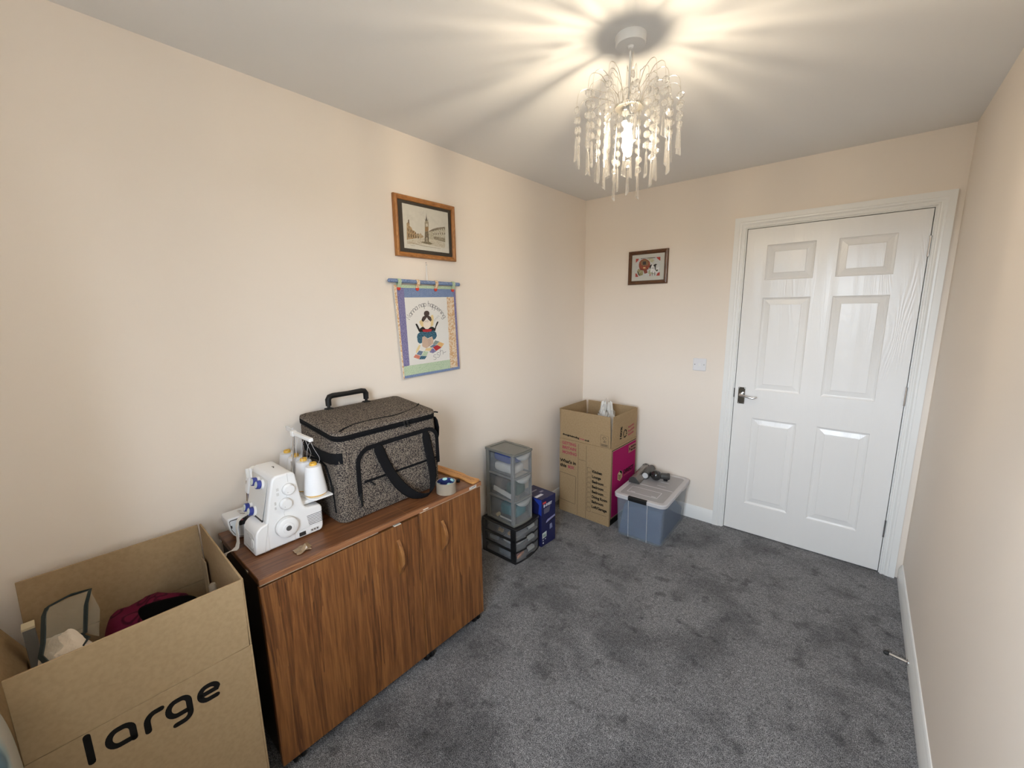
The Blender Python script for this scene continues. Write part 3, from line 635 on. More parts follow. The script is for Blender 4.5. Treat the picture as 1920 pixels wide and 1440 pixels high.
hk = thing('wall_hook', 'tiny white hook in the left wall holding the hanging cord', 'hook', (.0, -1.60, 1.75))
obj('hook', MB().tube([(0, 0, 0.004), (.008, 0, .002), (.012, 0, -.001), (.012, 0, .006)], .0012, 8), M['white'], hk)
obj('nail', MB().tube([(0, 0, .012), (.004, 0, .0125)], .0022, 8), M['chrome'], hk)
# ------------------------------------------------------------------ crystal ceiling light
M['crystal'] = clear('crystal', (.95, .93, .88), .46, .02, trans=.5, glass=.93)
M['wire'] = mat('silver_wire', (.84, .82, .78), .25, metal=1.0)
M['bulb'] = mat('lit_bulb', (1, .9, .7), .3, emit=(1.0, .83, .60, BULB))
CX, CY = 1.109, -1.645
cl = thing('chandelier', 'crystal waterfall ceiling light with bead strings and long glass drops', 'ceiling light', (CX, CY, H))
zf = lambda z: z - H
obj('ceiling_rose', MB().lathe([(.0475, 0), (.0475, -.005), (.046, -.008), (.046, -.022), (.0435, -.026), (.010, -.027), (.0075, -.033), (.003, -.035)], (0, 0, 0), 40), M['white'], cl)
obj('flex', MB().tube([(0, 0, -.04), (0, 0, zf(2.17))], .0032, 10), M['white'], cl)
HZ = 2.147
obj('hub', MB().lathe([(.004, HZ + .008 - H), (.032, HZ + .006 - H), (.041, HZ + .002 - H), (.042, HZ - .001 - H), (.034, HZ - .001 - H), (.018, HZ - .002 - H)], (0, 0, 0), 40), mat('brushed_hub', (.52, .49, .43), .35, metal=1.0), cl)
ends = MB()
for k in range(44):
    a = 2 * pi * k / 44
    ends.tube([(.034 * cos(a), .034 * sin(a), HZ + .007 - H), (.046 * cos(a), .046 * sin(a), HZ + .0035 - H), (.048 * cos(a), .048 * sin(a), HZ - .004 - H)], .0013, 5)
eo = obj('wire_ends', ends, M['wire'], cl); eo['kind'] = 'stuff'
obj('lamp_holder', MB().lathe([(.017, HZ - H), (.017, HZ - .020 - H), (.0185, HZ - .021 - H), (.0185, HZ - .026 - H), (.016, HZ - .027 - H), (.016, HZ - .050 - H), (.0145, HZ - .052 - H)], (0, 0, 0), 28), M['white'], cl)
bz = HZ - .052
bulb = obj('bulb', MB().lathe([(.011, bz - H), (.012, bz - .012 - H), (.0135, bz - .024 - H), (.0155, bz - .040 - H), (.016, bz - .056 - H), (.0148, bz - .070 - H), (.010, bz - .082 - H), (.004, bz - .086 - H)], (0, 0, 0), 24), M['bulb'], cl)

def bead_mb():
    mb = MB(); n = 8; rings = []
    for r, h in ((.0045, -.0048), (.0088, -.0032), (.0110, 0), (.0088, .0032), (.0045, .0048)):
        rings.append([(r * cos(2 * pi * (k + .5) / n), h, r * sin(2 * pi * (k + .5) / n)) for k in range(n)])
    return mb.loft(rings)
def drop_mb(L=.064):
    mb = MB(); rings = []
    for t, wd, th in ((0, .0022, .0018), (.06, .0036, .0026), (1, .0078, .0042)):
        z = -L * t
        sl = .009 if t == 1 else 0
        rings.append([(-wd, -th * .4, z + sl * .0), (-wd * .4, -th, z - sl * .2), (wd * .4, -th, z - sl * .6), (wd, -th * .4, z - sl), (wd, th * .4, z - sl), (wd * .4, th, z - sl * .6), (-wd * .4, th, z - sl * .2), (-wd, th * .4, z)])
    return mb.loft(rings)
bead0 = drop0 = None
tiers = [(13, .161, .128, 2.202, 2.158, 3, 0.0), (11, .128, .098, 2.238, 2.186, 5, .13), (9, .090, .070, 2.240, 2.182, 6, .3), (3, .045, .034, 2.05, 2.015, 2, .5)]
PITCH = .0300
for n, rend, rap, zap, zend, nb, ph in tiers:
    for k in range(n):
        a = 2 * pi * (k + ph) / n + random.uniform(-.05, .05); ca, sa = cos(a), sin(a)
        zo = random.uniform(-.012, .012) if n > 4 else 0
        re = rend * random.uniform(.96, 1.04)
        if n > 4:
            prof = [(.040, HZ + .004), (.050, HZ + (zap - HZ) * .45 + .004), (rap * .72, HZ + (zap - HZ) * .86), (rap * .88, zap - .003 + zo), (rap * 1.0, zap + zo), (re - (re - rap) * .45, zap - .004 + zo), (re - (re - rap) * .12, zap - .018 + zo), (re, zend + zo)]
        else:
            prof = [(.040, HZ - .001), (.040, HZ - .03), (re, zend)]
        # smooth the wire
        pts = [Vector((r * ca, r * sa, z - H)) for r, z in prof]
        sm = []
        for i in range(len(pts) - 1):
            p0, p1, p2, p3 = pts[max(i - 1, 0)], pts[i], pts[i + 1], pts[min(i + 2, len(pts) - 1)]
            for t in (0, .33, .66):
                sm.append(.5 * ((2 * p1) + (p2 - p0) * t + (2 * p0 - 5 * p1 + 4 * p2 - p3) * t * t + (3 * p1 - p0 - 3 * p2 + p3) * t ** 3))
        sm.append(pts[-1])
        obj('wire_arm', MB().tube(sm, .0011, 6), M['wire'], cl)
        rot = random.uniform(0, pi)
        base = pts[-1]
        links = MB()
        zz = base.z
        links.tube([(base.x, base.y, zz + .001), (base.x, base.y, zz - .007 - nb * PITCH)], .0007, 5)
        st = obj('strand', links, M['wire'], cl)
        zz = base.z - .017
        for q in range(nb):
            if bead0 is None:
                b = bead0 = obj('bead', bead_mb(), M['crystal'], st, smooth=0)
            else:
                b = bead0.copy(); COL.objects.link(b); b.parent = st; b.name = 'bead'
            b.location = (base.x, base.y, zz); b.rotation_euler = (0, 0, rot + random.uniform(-.5, .5)); zz -= PITCH
        zz += .0155
        if drop0 is None:
            d = drop0 = obj('drop', drop_mb(), M['crystal'], st, smooth=0)
        else:
            d = drop0.copy(); COL.objects.link(d); d.parent = st; d.name = 'drop'
        d.location = (base.x, base.y, zz - .004); d.rotation_euler = (0, 0, rot + random.uniform(-.8, .8))
# ------------------------------------------------------------------ sewing cabinet
M['walnut_v'] = wood('walnut_upright', (.28, .118, .034), (.175, .066, .019), (.075, .026, .008), (10, 10, .42), 1.0, .36, dist=3.5)
M['walnut_h'] = wood('walnut_along', (.21, .088, .034), (.140, .054, .021), (.075, .027, .011), (9, .45, 9), 1.0, .34, dist=5)
M['edge'] = wood('walnut_edge', (.34, .15, .065), (.26, .11, .048), (.17, .065, .03), (9, .45, 9), 1.0, .38)
M['blackpanel'] = mat('black_panel', (.010, .008, .007), .6)
M['blackpl'] = mat('black_plastic', (.008, .008, .0085), .5, spec=.3)
M['pale'] = mat('pale_lip', (.45, .33, .24), .5)
cb = thing('sewing_cabinet', 'walnut sewing cabinet on castors against the left wall', 'cabinet', (.037, -2.636, 0), -.016)
CD, CL = .404, .937
TOP = .734
obj('carcass', MB().box(.0, CD - .020, .010, .028, .045, .708).box(0, CD - .020, CL - .028, CL - .010, .045, .708).box(0, .016, .028, CL - .028, .045, .708)
    .box(.016, CD - .022, .028, CL - .028, .045, .063).box(.016, CD - .022, .580, .598, .063, .708), M['blackpanel'], cb)
top = obj('top', MB().box(-.002, CD + .004, 0, CL + .002, .7125, TOP), M['walnut_h'], cb, bevel=.0025)
obj('edging', MB().box(CD + .004, CD + .006, .002, CL, .7135, .731), M['edge'], top, bevel=.0008)
for y0, y1 in ((.002, .40), (.62, CL)): obj('lip', MB().box(CD - .01, CD + .0052, y0, y1, .7105, .7125), M['pale'], top)
obj('seam', MB().box(.02, CD + .0045, .5285, .5300, .7335, .7342), M['edge'], top)
for x0, x1 in ((.03, .052), (.30, .322)):
    obj('hinge', MB().box(x0, x1, -.0025, .0, .716, .724), M['chrome'], top, bevel=.001)
d1 = obj('door', MB().box(CD - .018, CD, .002, .5845, .045, .701), M['walnut_v'], cb, bevel=.0015)
d2 = obj('door', MB().box(CD - .018, CD, .5865, CL - .001, .047, .709), M['walnut_v'], cb, bevel=.0015)
M['handlewood'] = wood('handle_wood', (.34, .16, .05), (.24, .10, .03), (.15, .06, .02), (6, 6, 1), 1.0, .3)
for d, yc, z0, z1 in ((d1, .484, .492, .640), (d2, .703, .494, .630)):
    n = 16; pts = [(CD + .030 * sin(pi * k / n) ** .8, z0 + (z1 - z0) * k / n) for k in range(n + 1)]
    inner = [(CD + .012 * sin(pi * k / n), z0 + .012 + (z1 - z0 - .024) * k / n) for k in range(n, -1, -1)]
    obj('handle', MB().prism(pts + [(CD - .001, z1), (CD - .001, z0)], 'y', yc - .007, yc + .007), M['handlewood'], d, bevel=.003)
M['clip'] = mat('cream_clip', (.72, .66, .56), .5)
for y0, y1, z0, x0 in ((.470, .500, .702, .0), (.590, .622, .7095, -.004)):
    obj('clip', MB().box(CD - .02 + x0, CD + .0035, y0, y1, z0, z0 + .0035), M['clip'], cb, bevel=.0008)
obj('clip', MB().box(CD + .006, CD + .0075, .604, .630, .719, .7225), M['clip'], cb)
lab = obj('badge', MB().box(CD + .006, CD + .0068, .862, .905, .7155, .7275), mat('badge_white', (.72, .70, .66), .4), cb, bevel=.0004)
strokes(lab, [[(.866, .7245), (.872, .7250), (.870, .7185), (.866, .7175)], [(.874, .7190), (.902, .7225)], [(.876, .7225), (.900, .7255)]], lambda a, b, d: (CD + .0068 + d, a, b), .0016, M['rubber'], 'emblem')
def castor(x, y):
    c = obj('castor', MB().lathe([(.006, .030), (.006, .047)], (x, y, 0), 12).box(x - .018, x + .018, y - .018, y + .018, .042, .0455).box(x - .014, x + .012, y - .005, y + .005, .018, .040), M['blackpl'], cb)
    for s in (-1, 1):
        obj('wheel', MB().lathe([(.010, -.006), (.0185, -.006), (.0205, -.003), (.0205, .003), (.0185, .006), (.010, .006)], (x, y + s * .0125, .0205), 20, 'y'), M['blackpl'], c)
for x, y in ((.378, .612), (.372, .905), (.372, .06), (.05, .06), (.05, .88)): castor(x, y)

# ------------------------------------------------------------------ overlocker
mc = thing('overlocker', 'white overlocker sewing machine with four blue tension dials on the cabinet', 'sewing machine', (.2, -2.5, TOP))
M['mach'] = mat('machine_white', (.80, .80, .80), .32, coat=.15)
M['machgrey'] = mat('machine_grey', (.52, .51, .49), .45)
M['machdark'] = mat('machine_dark', (.03, .028, .028), .45)
M['bluedial'] = mat('blue_dial', (.028, .045, .26), .35)
M['dialcap'] = mat('dial_cap', (.60, .66, .60), .4)
BODY = [(-2.574, .738), (-2.562, .83), (-2.548, .90), (-2.532, .972), (-2.527, .981), (-2.518, .9865), (-2.470, .986), (-2.461, .983), (-2.456, .974), (-2.449, .919), (-2.440, .860), (-2.434, .846), (-2.424, .840), (-2.390, .837), (-2.381, .834), (-2.377, .825), (-2.378, .756), (-2.382, .742), (-2.392, .738)]
obj('body', MB().prism(BODY, 'x', .138, .3135), M['mach'], mc, world=True, bevel=.006, seg=3)
obj('tower_face', MB().prism([(-2.566, .842), (-2.5345, .970), (-2.5335, .970), (-2.565, .842)], 'x', .150, .290), mat('tower_face', (.70, .69, .66), .4), mc, world=True)  # beige below the body white, shade on the tower front put into its colour
fc = obj('front_cover', MB().prism([(-2.604, .738), (-2.5955, .806), (-2.590, .819), (-2.579, .829), (-2.556, .836), (-2.556, .738)], 'x', .200, .3145), M['mach'], mc, world=True, bevel=.005, seg=3)
def onface(y, z, h=0.0):  # point on the sloping front of the cover
    t = (z - .738) / (.806 - .738); return (-2.604 + t * .0085) - h
def face_patch(name, xz, m, par, h):
    mb = MB(); n = len(xz)
    mb.loft([[(x, onface(0, z) + .0004, z) for x, z in xz], [(x, onface(0, z, h), z) for x, z in xz]])
    return obj(name, mb, m, par, world=True, smooth=0)
face_patch('recess', [(.210, .752), (.268, .748), (.300, .757), (.302, .792), (.285, .803), (.222, .803), (.210, .795)], mat('recess_grey', (.62, .61, .59), .45), fc, .0008)
face_patch('tab', [(.278, .758), (.290, .756), (.298, .762), (.300, .775), (.294, .785), (.284, .786), (.277, .776)], M['white'], fc, .0022)
face_patch('finger_slot', [(.232, .752), (.272, .747), (.300, .750), (.296, .757), (.268, .755), (.238, .758)], M['machgrey'], fc, .0012)
for i, (x0, w) in enumerate(((.238, .016), (.242, .022))):
    face_patch('mark', [(x0 + i * .012, .794 - i * .008), (x0 + i * .012 + w, .793 - i * .008), (x0 + i * .012 + w, .789 - i * .008), (x0 + i * .012, .790 - i * .008)], M['machgrey'], fc, .0012)
obj('slot', MB().box(.218, .288, -2.566, -2.5625, .8335, .8385), M['machdark'], mc, world=True)
# free arm with its open looper cover at the left
arm_p = [(-2.627, .816), (-2.6265, .800), (-2.623, .778), (-2.615, .757), (-2.603, .743), (-2.588, .738), (-2.47, .738), (-2.47, .820), (-2.622, .820)]
fa = obj('free_arm', MB().prism(arm_p, 'x', .074, .146), M['mach'], mc, world=True, bevel=.004, seg=3)
def ins_(k): return [(y + (-.0 if y < -2.6 else 0) + (k if y < -2.575 else 0), z + (k if z < .78 else -k)) for y, z in arm_p if y < -2.58] + [(-2.576, .738 + k), (-2.576, .820 - k)]
rim_ = [(-2.6225, .811), (-2.622, .798), (-2.619, .778), (-2.611, .760), (-2.600, .748), (-2.588, .743), (-2.5755, .743), (-2.5755, .814), (-2.619, .814)]
obj('cover_rim', MB().prism(rim_, 'x', .1455, .1464), M['machdark'], fa, world=True)
pl_in = [(-2.6212, .808), (-2.6205, .797), (-2.6175, .779), (-2.610, .7615), (-2.5995, .7498), (-2.588, .745), (-2.5755, .745), (-2.5755, .786), (-2.595, .786), (-2.597, .8105), (-2.619, .8115)]
obj('inner_plate', MB().prism(pl_in, 'x', .1464, .1472), mat('inner_plate', (.74, .77, .80), .3), fa, world=True)
obj('looper_block', MB().box(.1464, .156, -2.594, -2.576, .789, .812), M['machdark'], fa, world=True, bevel=.001)
obj('mark', MB().box(.156, .1565, -2.590, -2.583, .806, .811), mat('pink_mark', (.5, .12, .14), .5), fa, world=True)
obj('latch', MB().box(.1472, .149, -2.6205, -2.616, .785, .795), M['machdark'], fa, world=True)
obj('looper_cavity', MB().box(.147, .200, -2.5765, -2.5735, .752, .826), M['machdark'], mc, world=True)
# needle area: presser foot, needle bar, guides
nd = MB()
nd.tube([(.118, -2.545, .93), (.118, -2.552, .855)], .004, 10).tube([(.128, -2.548, .90), (.128, -2.556, .835)], .0025, 8)
nd.box(.112, .142, -2.575, -2.535, .8155, .8185).tube([(.105, -2.57, .8185), (.110, -2.585, .826), (.140, -2.585, .826), (.146, -2.565, .8185)], .0015, 6)
obj('presser_foot', nd, M['chrome'], mc, world=True)
obj('head_bracket', MB().prism([(-2.556, .885), (-2.540, .970), (-2.520, .978), (-2.500, .965), (-2.500, .885)], 'x', .108, .1395), M['mach'], mc, world=True, bevel=.006, seg=3)
for b_ in ((.150, .156, -2.556, -2.546, .95, .985), (.176, .181, -2.552, -2.545, .955, .992)): obj('thread_guide', MB().box(*b_), M['white'], mc, world=True, bevel=.0015)
# tension dials on the tower face
for x, z in ((.214, .950), (.252, .9495), (.182, .855), (.222, .8535)):
    yb = -2.566 + (z - .842) * (.0315 / .128)
    ax = Vector((0, -1, .25)).normalized(); o = Vector((x, yb, z))
    def disc(mb, r0, r1, h0, h1, m=20):
        u = Vector((1, 0, 0)); w = ax.cross(u)
        mb.loft([[o + ax * h + (u * cos(2 * pi * k / m) + w * sin(2 * pi * k / m)) * r for k in range(m)] for r, h in ((r0, h0), (r1, h1))])
        return mb
    dl = obj('tension_dial', disc(MB(), .0165, .0160, 0, .007), M['white'], mc, world=True)
    obj('grip', disc(MB(), .0146, .0140, .007, .020), M['bluedial'], dl, world=True, bevel=.0012)
    obj('cap', disc(disc(MB(), .0110, .0100, .020, .0212), .003, .003, .0212, .0218), M['dialcap'], dl, world=True)
# side controls (the face towards the room)
SX = .3135
def side_disc(name, y, z, prof, m, par, n=28): return obj(name, MB().lathe([(r, h) for r, h in prof], (SX, y, z), n, 'x'), m, par, world=True)
hw = side_disc('handwheel_shadow', -2.503, .803, [(.0362, -.002), (.0362, .0012), (.035, .0016)], M['machgrey'], mc, 36)  # grey ring paints the thin shadow round the handwheel
hw = side_disc('handwheel', -2.502, .802, [(.034, .001), (.0345, .010), (.0335, .016), (.030, .018), (.018, .0185), (.0165, .021), (.010, .0215)], M['mach'], mc, 36)
side_disc('hub', -2.502, .802, [(.009, .0214), (.009, .0225), (.004, .0225)], M['plate'], hw, 20)
for y, z in ((-2.4835, .931), (-2.497, .8835)):
    side_disc('dial_skirt', y, z, [(.0205, -.001), (.0205, .0014), (.019, .0018)], M['machgrey'], mc)
    k = side_disc('stitch_dial', y, z, [(.0185, .001), (.0182, .011), (.016, .014), (.005, .0145)], M['mach'], mc)
    obj('pointer', MB().box(SX + .0142, SX + .0152, y - .008, y - .0055, z - .008, z - .0055), M['machgrey'], k, world=True)
mk = MB()
for y, z, w, h in ((-2.516, .939, .008, .010), (-2.5165, .9225, .008, .010), (-2.527, .893, .006, .011), (-2.528, .8765, .006, .009)):
    for q in range(3): mk.box(SX, SX + .0004, y - w / 2 + q * w / 3, y - w / 2 + q * w / 3 + w / 5, z - h / 2, z + h / 2)
obj('symbol', mk, M['machgrey'], mc, world=True)
obj('panel_seam', MB().tube([(SX + .0002, -2.482, .985), (SX + .0002, -2.481, .955)], .0005, 4).tube([(SX + .0002, -2.488, .912), (SX + .0002, -2.492, .905)], .0005, 4).tube([(SX + .0002, -2.502, .862), (SX + .0002, -2.505, .850), (SX + .0002, -2.503, .841)], .0005, 4).tube([(SX + .0014, -2.556, .835), (SX + .0014, -2.575, .738)], .0006, 4), M['machgrey'], mc, world=True)
for q in range(7):
    z = .8085 - q * .0058
    obj('vent_slot', MB().box(SX - .003, SX + .0004, -2.4325 + q * .0008, -2.3785, z - .0009, z + .0009), M['machdark'], mc, world=True)
obj('switch_panel', MB().box(SX, SX + .0008, -2.477, -2.390, .743, .767), M['mach'], mc, world=True, bevel=.0004)
obj('panel_seam', MB().tube([(SX + .0008, -2.478, .739), (SX + .0008, -2.478, .768), (SX + .0008, -2.39, .768)], .0005, 4), M['machgrey'], mc, world=True)
sw_ = obj('power_switch', MB().box(SX + .0006, SX + .0035, -2.4645, -2.4425, .7455, .759), M['machdark'], mc, world=True, bevel=.001)
obj('socket', MB().box(SX + .0006, SX + .0016, -2.425, -2.396, .748, .757), M['machgrey'], mc, world=True)
for q in range(3): obj('pin', MB().lathe([(.0022, 0), (.0018, .003)], (SX + .0014, -2.4205 + q * .0095, .7525), 8, 'x'), M['machdark'], mc, world=True)
obj('emblem', MB().prism([(.205, -2.487), (.212, -2.484), (.226, -2.489), (.222, -2.492), (.213, -2.488), (.207, -2.491)], 'z', .9864, .9869), M['machdark'], mc, world=True)
for x in (.165, .295):
    for y in (-2.56, -2.40): obj('foot', MB().lathe([(.009, TOP), (.008, TOP + .006)], (x, y, 0), 14), M['rubber'], mc, world=True)
# thread stand behind the tower
obj('spool_tray', MB().prism([(.01, -2.412), (.300, -2.412), (.318, -2.398), (.318, -2.334), (.01, -2.334)], 'z', .855, .862).prism([(.15, -2.440), (.29, -2.440), (.29, -2.39), (.15, -2.39)], 'z', .843, .856), M['mach'], mc, world=True, bevel=.002)
CONES = [(.045, -2.375), (.119, -2.375), (.193, -2.375), (.268, -2.374)]
pins = MB()
for x, y in CONES: pins.tube([(x, y, .862), (x, y, .960)], .0035, 8)
obj('spool_pin', pins, M['white'], mc, world=True)
obj('stand_pole', MB().tube([(.160, -2.405, .86), (.160, -2.405, .97), (.1605, -2.400, .9701), (.160, -2.388, 1.072)], [.0045, .0045, .0032, .0032], 10), M['chrome'], mc, world=True)
obj('guide_bar', MB().box(.150, .308, -2.395, -2.380, 1.071, 1.084).box(.150, .172, -2.397, -2.378, 1.065, 1.086), M['white'], mc, world=True, bevel=.003)
obj('guide_bar_end', MB().box(.092, .150, -2.388, -2.382, 1.074, 1.092), clear('clear_guide', (.85, .85, .85), .55, .1), mc, world=True, bevel=.001)
# thread cones standing on the tray
M['thread'] = mat('white_thread', (.80, .80, .81), .8, bump=.5, bscale=14, stretch=(1, 1, 60), bdist=.0012)
M['cone'] = mat('yellow_cone', (.72, .42, .055), .45)
labels = ['leftmost of the four white thread cones, the one nearest the wall', 'white thread cone second from the wall, beside the stand pole', 'white thread cone between the pole and the frontmost cone', 'frontmost white thread cone, largest and nearest the room']
for (x, y), lb in zip(CONES, labels):
    c = thing('thread_cone', lb, 'thread cone', (x, y, .862), 0, 'white thread cones on the overlocker')
    obj('winding', MB().lathe([(.037, .004), (.0400, .006), (.0400, .012), (.0270, .104), (.0255, .108), (.012, .110)], (0, 0, 0), 28), M['thread'], c)
    obj('spool', MB().lathe([(.036, .0005), (.037, .004), (.012, .108)], (0, 0, 0), 24).lathe([(.0125, .107), (.0128, .117), (.0115, .1195), (.0062, .1195), (.0058, .1)], (0, 0, 0), 20), M['cone'], c)
    bx = .165 + (x - .045) * .60
    p0, p3 = Vector((0, .018, .110)), Vector((bx - x, -2.3875 - y, 1.071 - .862))
    crv = []
    for k in range(11):
        t = k / 10; p1, p2 = p0 + Vector((.02, .01, .03)), p3 + Vector((.012, .012, -.06))
        crv.append(p0 * (1 - t) ** 3 + p1 * 3 * t * (1 - t) ** 2 + p2 * 3 * t * t * (1 - t) + p3 * t ** 3)
    crv2 = [p3 + Vector((-.01 - .02 * sin(pi * k / 8), -.010 * k / 8, -.12 * k / 8)) for k in range(9)]
    obj('loose_thread', MB().tube(crv[::-1] [::-1] + crv2[1:], .00045, 5), M['thread'], c)
# strip of white fabric under the presser foot
stp = [(.165, -2.568, .8285), (.172, -2.590, .8265), (.178, -2.6045, .820), (.182, -2.6125, .800), (.186, -2.6135, .772), (.194, -2.6165, .750), (.205, -2.6245, .7385), (.215, -2.636, .7375), (.214, -2.650, .739), (.209, -2.660, .735), (.206, -2.664, .72)]
wv = [(.010, 0, 0)] * 4 + [(.010, .001, 0)] * 2 + [(.009, .003, 0), (.007, .006, 0), (.005, .004, .002), (.005, .003, 0), (.005, .003, 0)]
fs = obj('fabric_strip', MB().ribbon(stp, [Vector(w) for w in wv], .0014), mat('white_cotton', (.72, .70, .66), .9, bump=.4, bscale=90, bdist=.002), smooth=60)
tag(fs, 'narrow white fabric strip trailing from the overlocker foot over the cabinet edge', 'fabric strip')
# crumpled scrap of brown tape
sc_ = MB(); random.seed(5)
def scrap(fn, nu=6, nv=5): sc_.grid(fn, nu, nv)
scrap(lambda u, v: (.366 + u * .042 + .004 * sin(7 * v), -2.512 + v * .046, TOP + .0012 + .004 * abs(sin(6 * u + 3 * v))))
scrap(lambda u, v: (.384 + u * .022, -2.496 + v * .014 + .004 * u, TOP + .002 + .022 * sin(pi * (.15 + .7 * u)) * v))
scrap(lambda u, v: (.378 + .016 * v + .004 * sin(5 * u), -2.490 + u * .034, TOP + .002 + .015 * sin(pi * u) * (1 - v)))
so = obj('tape_scrap', sc_, clear('brown_tape', (.36, .25, .15), .25, .2), smooth=0, solid=.0004)
tag(so, 'crumpled scrap of brown tape on the cabinet top in front of the overlocker', 'tape')

# ------------------------------------------------------------------ roll of parcel tape, wooden paddle
tr = thing('tape_roll', 'roll of brown parcel tape with a blue printed core on the cabinet', 'tape roll', (.423, -1.884, TOP + .0005))
obj('tape', MB().loft([[(r * cos(2 * pi * k / 40), r * sin(2 * pi * k / 40), h) for k in range(40)] for r, h in ((.0385, .0005), (.0430, .0005), (.0430, .0495), (.0385, .0495), (.0385, .0005))], cap=False), mat('parcel_tape', (.30, .245, .185), .22), tr)
def core_mat():
    m = mat('printed_core', (.012, .02, .10), .5); nt = m.node_tree; N = nt.nodes.new; L = nt.links.new
    tc = N('ShaderNodeTexCoord'); mp = N('ShaderNodeMapping'); mp.inputs['Scale'].default_value = (38, 38, 62); L(tc.outputs['Object'], mp.inputs[0])
    v = N('ShaderNodeTexVoronoi'); v.inputs['Scale'].default_value = 1.0; L(mp.outputs[0], v.inputs['Vector'])
    r = N('ShaderNodeValToRGB'); r.color_ramp.elements[0].position = .42; r.color_ramp.elements[1].position = .45
    r.color_ramp.elements[0].color = (.40, .62, .56, 1); r.color_ramp.elements[1].color = (.012, .02, .10, 1)
    L(v.outputs['Distance'], r.inputs[0]); L(r.outputs[0], nt.nodes['Principled BSDF'].inputs['Base Color']); return m
obj('core', MB().loft([[(r * cos(2 * pi * k / 40), r * sin(2 * pi * k / 40), h) for k in range(40)] for r, h in ((.0370, 0), (.0385, 0), (.0385, .0500), (.0370, .0500), (.0370, 0))], cap=False), core_mat(), tr)
pd = thing('wooden_paddle', 'flat honey wooden paddle with dark engraved writing at the cabinet far end', 'paddle', (.28, -1.73, TOP))
pw = mat('paddle_wood', (.46, .20, .05), .4, var=(.56, .27, .08), scale=8, stretch=(1, 12, 12))
pout = [(.08, -1.712), (.30, -1.7035), (.345, -1.704), (.372, -1.711), (.40, -1.7125), (.446, -1.7055), (.4555, -1.710), (.460, -1.722), (.4615, -1.742), (.459, -1.753), (.452, -1.758), (.425, -1.7575), (.395, -1.7525), (.37, -1.752), (.34, -1.7575), (.08, -1.768)]
obj('board', MB().prism(pout, 'z', TOP + .0004, TOP + .0085), pw, pd, world=True, bevel=.0015)
sq = []
random.seed(11)
for x0, x1, yb, amp in ((.205, .262, -1.729, .0028), (.272, .352, -1.7265, .0032), (.335, .362, -1.744, .0015), (.368, .440, -1.728, .0026), (.366, .432, -1.738, .0026)):
    n = int((x1 - x0) / .0022)
    sq.append([(x0 + (x1 - x0) * k / n, yb + amp * random.uniform(-1, 1)) for k in range(n + 1)])
strokes(pd, sq, lambda a, b, d: (a - .28, b + 1.73, .0085 + d), .0011, mat('burnt_mark', (.09, .03, .008), .7), 'engraving', .0003)
bk = obj('pull_cap', MB().lathe([(.009, 0), (.010, .004), (.008, .011), (.003, .013)], (.384, -1.7785, TOP), 16), M['blackpl'])
tag(bk, 'small black plastic cap on the cabinet between tape roll and wooden paddle', 'cap')
# ------------------------------------------------------------------ trolley bag
def rrect(x0, x1, y0, y1, r, z, n=6, rb=None):
    out = []; rb = rb or r; r_f = r
    for sx, sy, a in ((1, 1, 0), (-1, 1, 90), (-1, -1, 180), (1, -1, 270)):
        r = r_f if sx > 0 else rb
        cx_, cy_ = (x1 - r if sx > 0 else x0 + r), (y1 - r if sy > 0 else y0 + r)
        for k in range(n + 1):
            t = radians(a + 90 * k / n); p = (cx_ + r * cos(t), cy_ + r * sin(t))
            out.append((p[0], p[1], z(p[0], p[1]) if callable(z) else z))
    return out
def flower_mat():
    m = mat('speckled_bag_fabric', (.02, .018, .02), .9, spec=.15); nt = m.node_tree; N = nt.nodes.new; L = nt.links.new
    tc = N('ShaderNodeTexCoord'); w = N('ShaderNodeTexNoise'); w.inputs['Scale'].default_value = 290; w.inputs['Detail'].default_value = 2.5; L(tc.outputs['Object'], w.inputs['Vector'])
    v = N('ShaderNodeTexVoronoi'); v.feature = 'DISTANCE_TO_EDGE'; v.inputs['Scale'].default_value = 150; L(tc.outputs['Object'], v.inputs['Vector'])
    s = N('ShaderNodeMath'); s.operation = 'MULTIPLY_ADD'; s.inputs[1].default_value = -.35; L(v.outputs['Distance'], s.inputs[0]); L(w.outputs['Fac'], s.inputs[2])
    r = N('ShaderNodeValToRGB'); r.color_ramp.elements[0].position = .40; r.color_ramp.elements[1].position = .52
    r.color_ramp.elements[0].color = (.026, .021, .022, 1); r.color_ramp.elements[1].color = (.215, .178, .14, 1)
    L(s.outputs[0], r.inputs[0]); p = nt.nodes['Principled BSDF']; L(r.outputs[0], p.inputs['Base Color'])
    b = N('ShaderNodeBump'); b.inputs['Strength'].default_value = .3; b.inputs['Distance'].default_value = .001; L(w.outputs['Fac'], b.inputs['Height']); L(b.outputs[0], p.inputs['Normal'])
    return m
M['bag'] = flower_mat()
M['web'] = mat('black_webbing', (.006, .006, .007), .85, spec=.15, bump=.3, bscale=400, bdist=.0006)
bg_ = thing('trolley_bag', 'dark speckled trolley bag with black straps and telescopic handle on the cabinet', 'bag', (.195, -2.087, TOP))
BX0, BX1, BY0, BY1 = .042, .346, -2.322, -1.850
zt = lambda x, y: 1.088 + (BX1 - x) / (BX1 - BX0) * .030
off = lambda d: (lambda x, y: zt(x, y) - d)
rings = []
for ins, z in ((.008, TOP + .001), (.002, TOP + .004), (.0005, TOP + .012), (0, TOP + .06), (0, .90), (.001, 1.0), (.003, off(.040)), (.006, off(.034))):
    rings.append(rrect(BX0 + ins, BX1 - ins, BY0 + ins, BY1 - ins, .036, z, rb=.022))
obj('body', MB().loft(rings), M['bag'], bg_, world=True)
zr = []
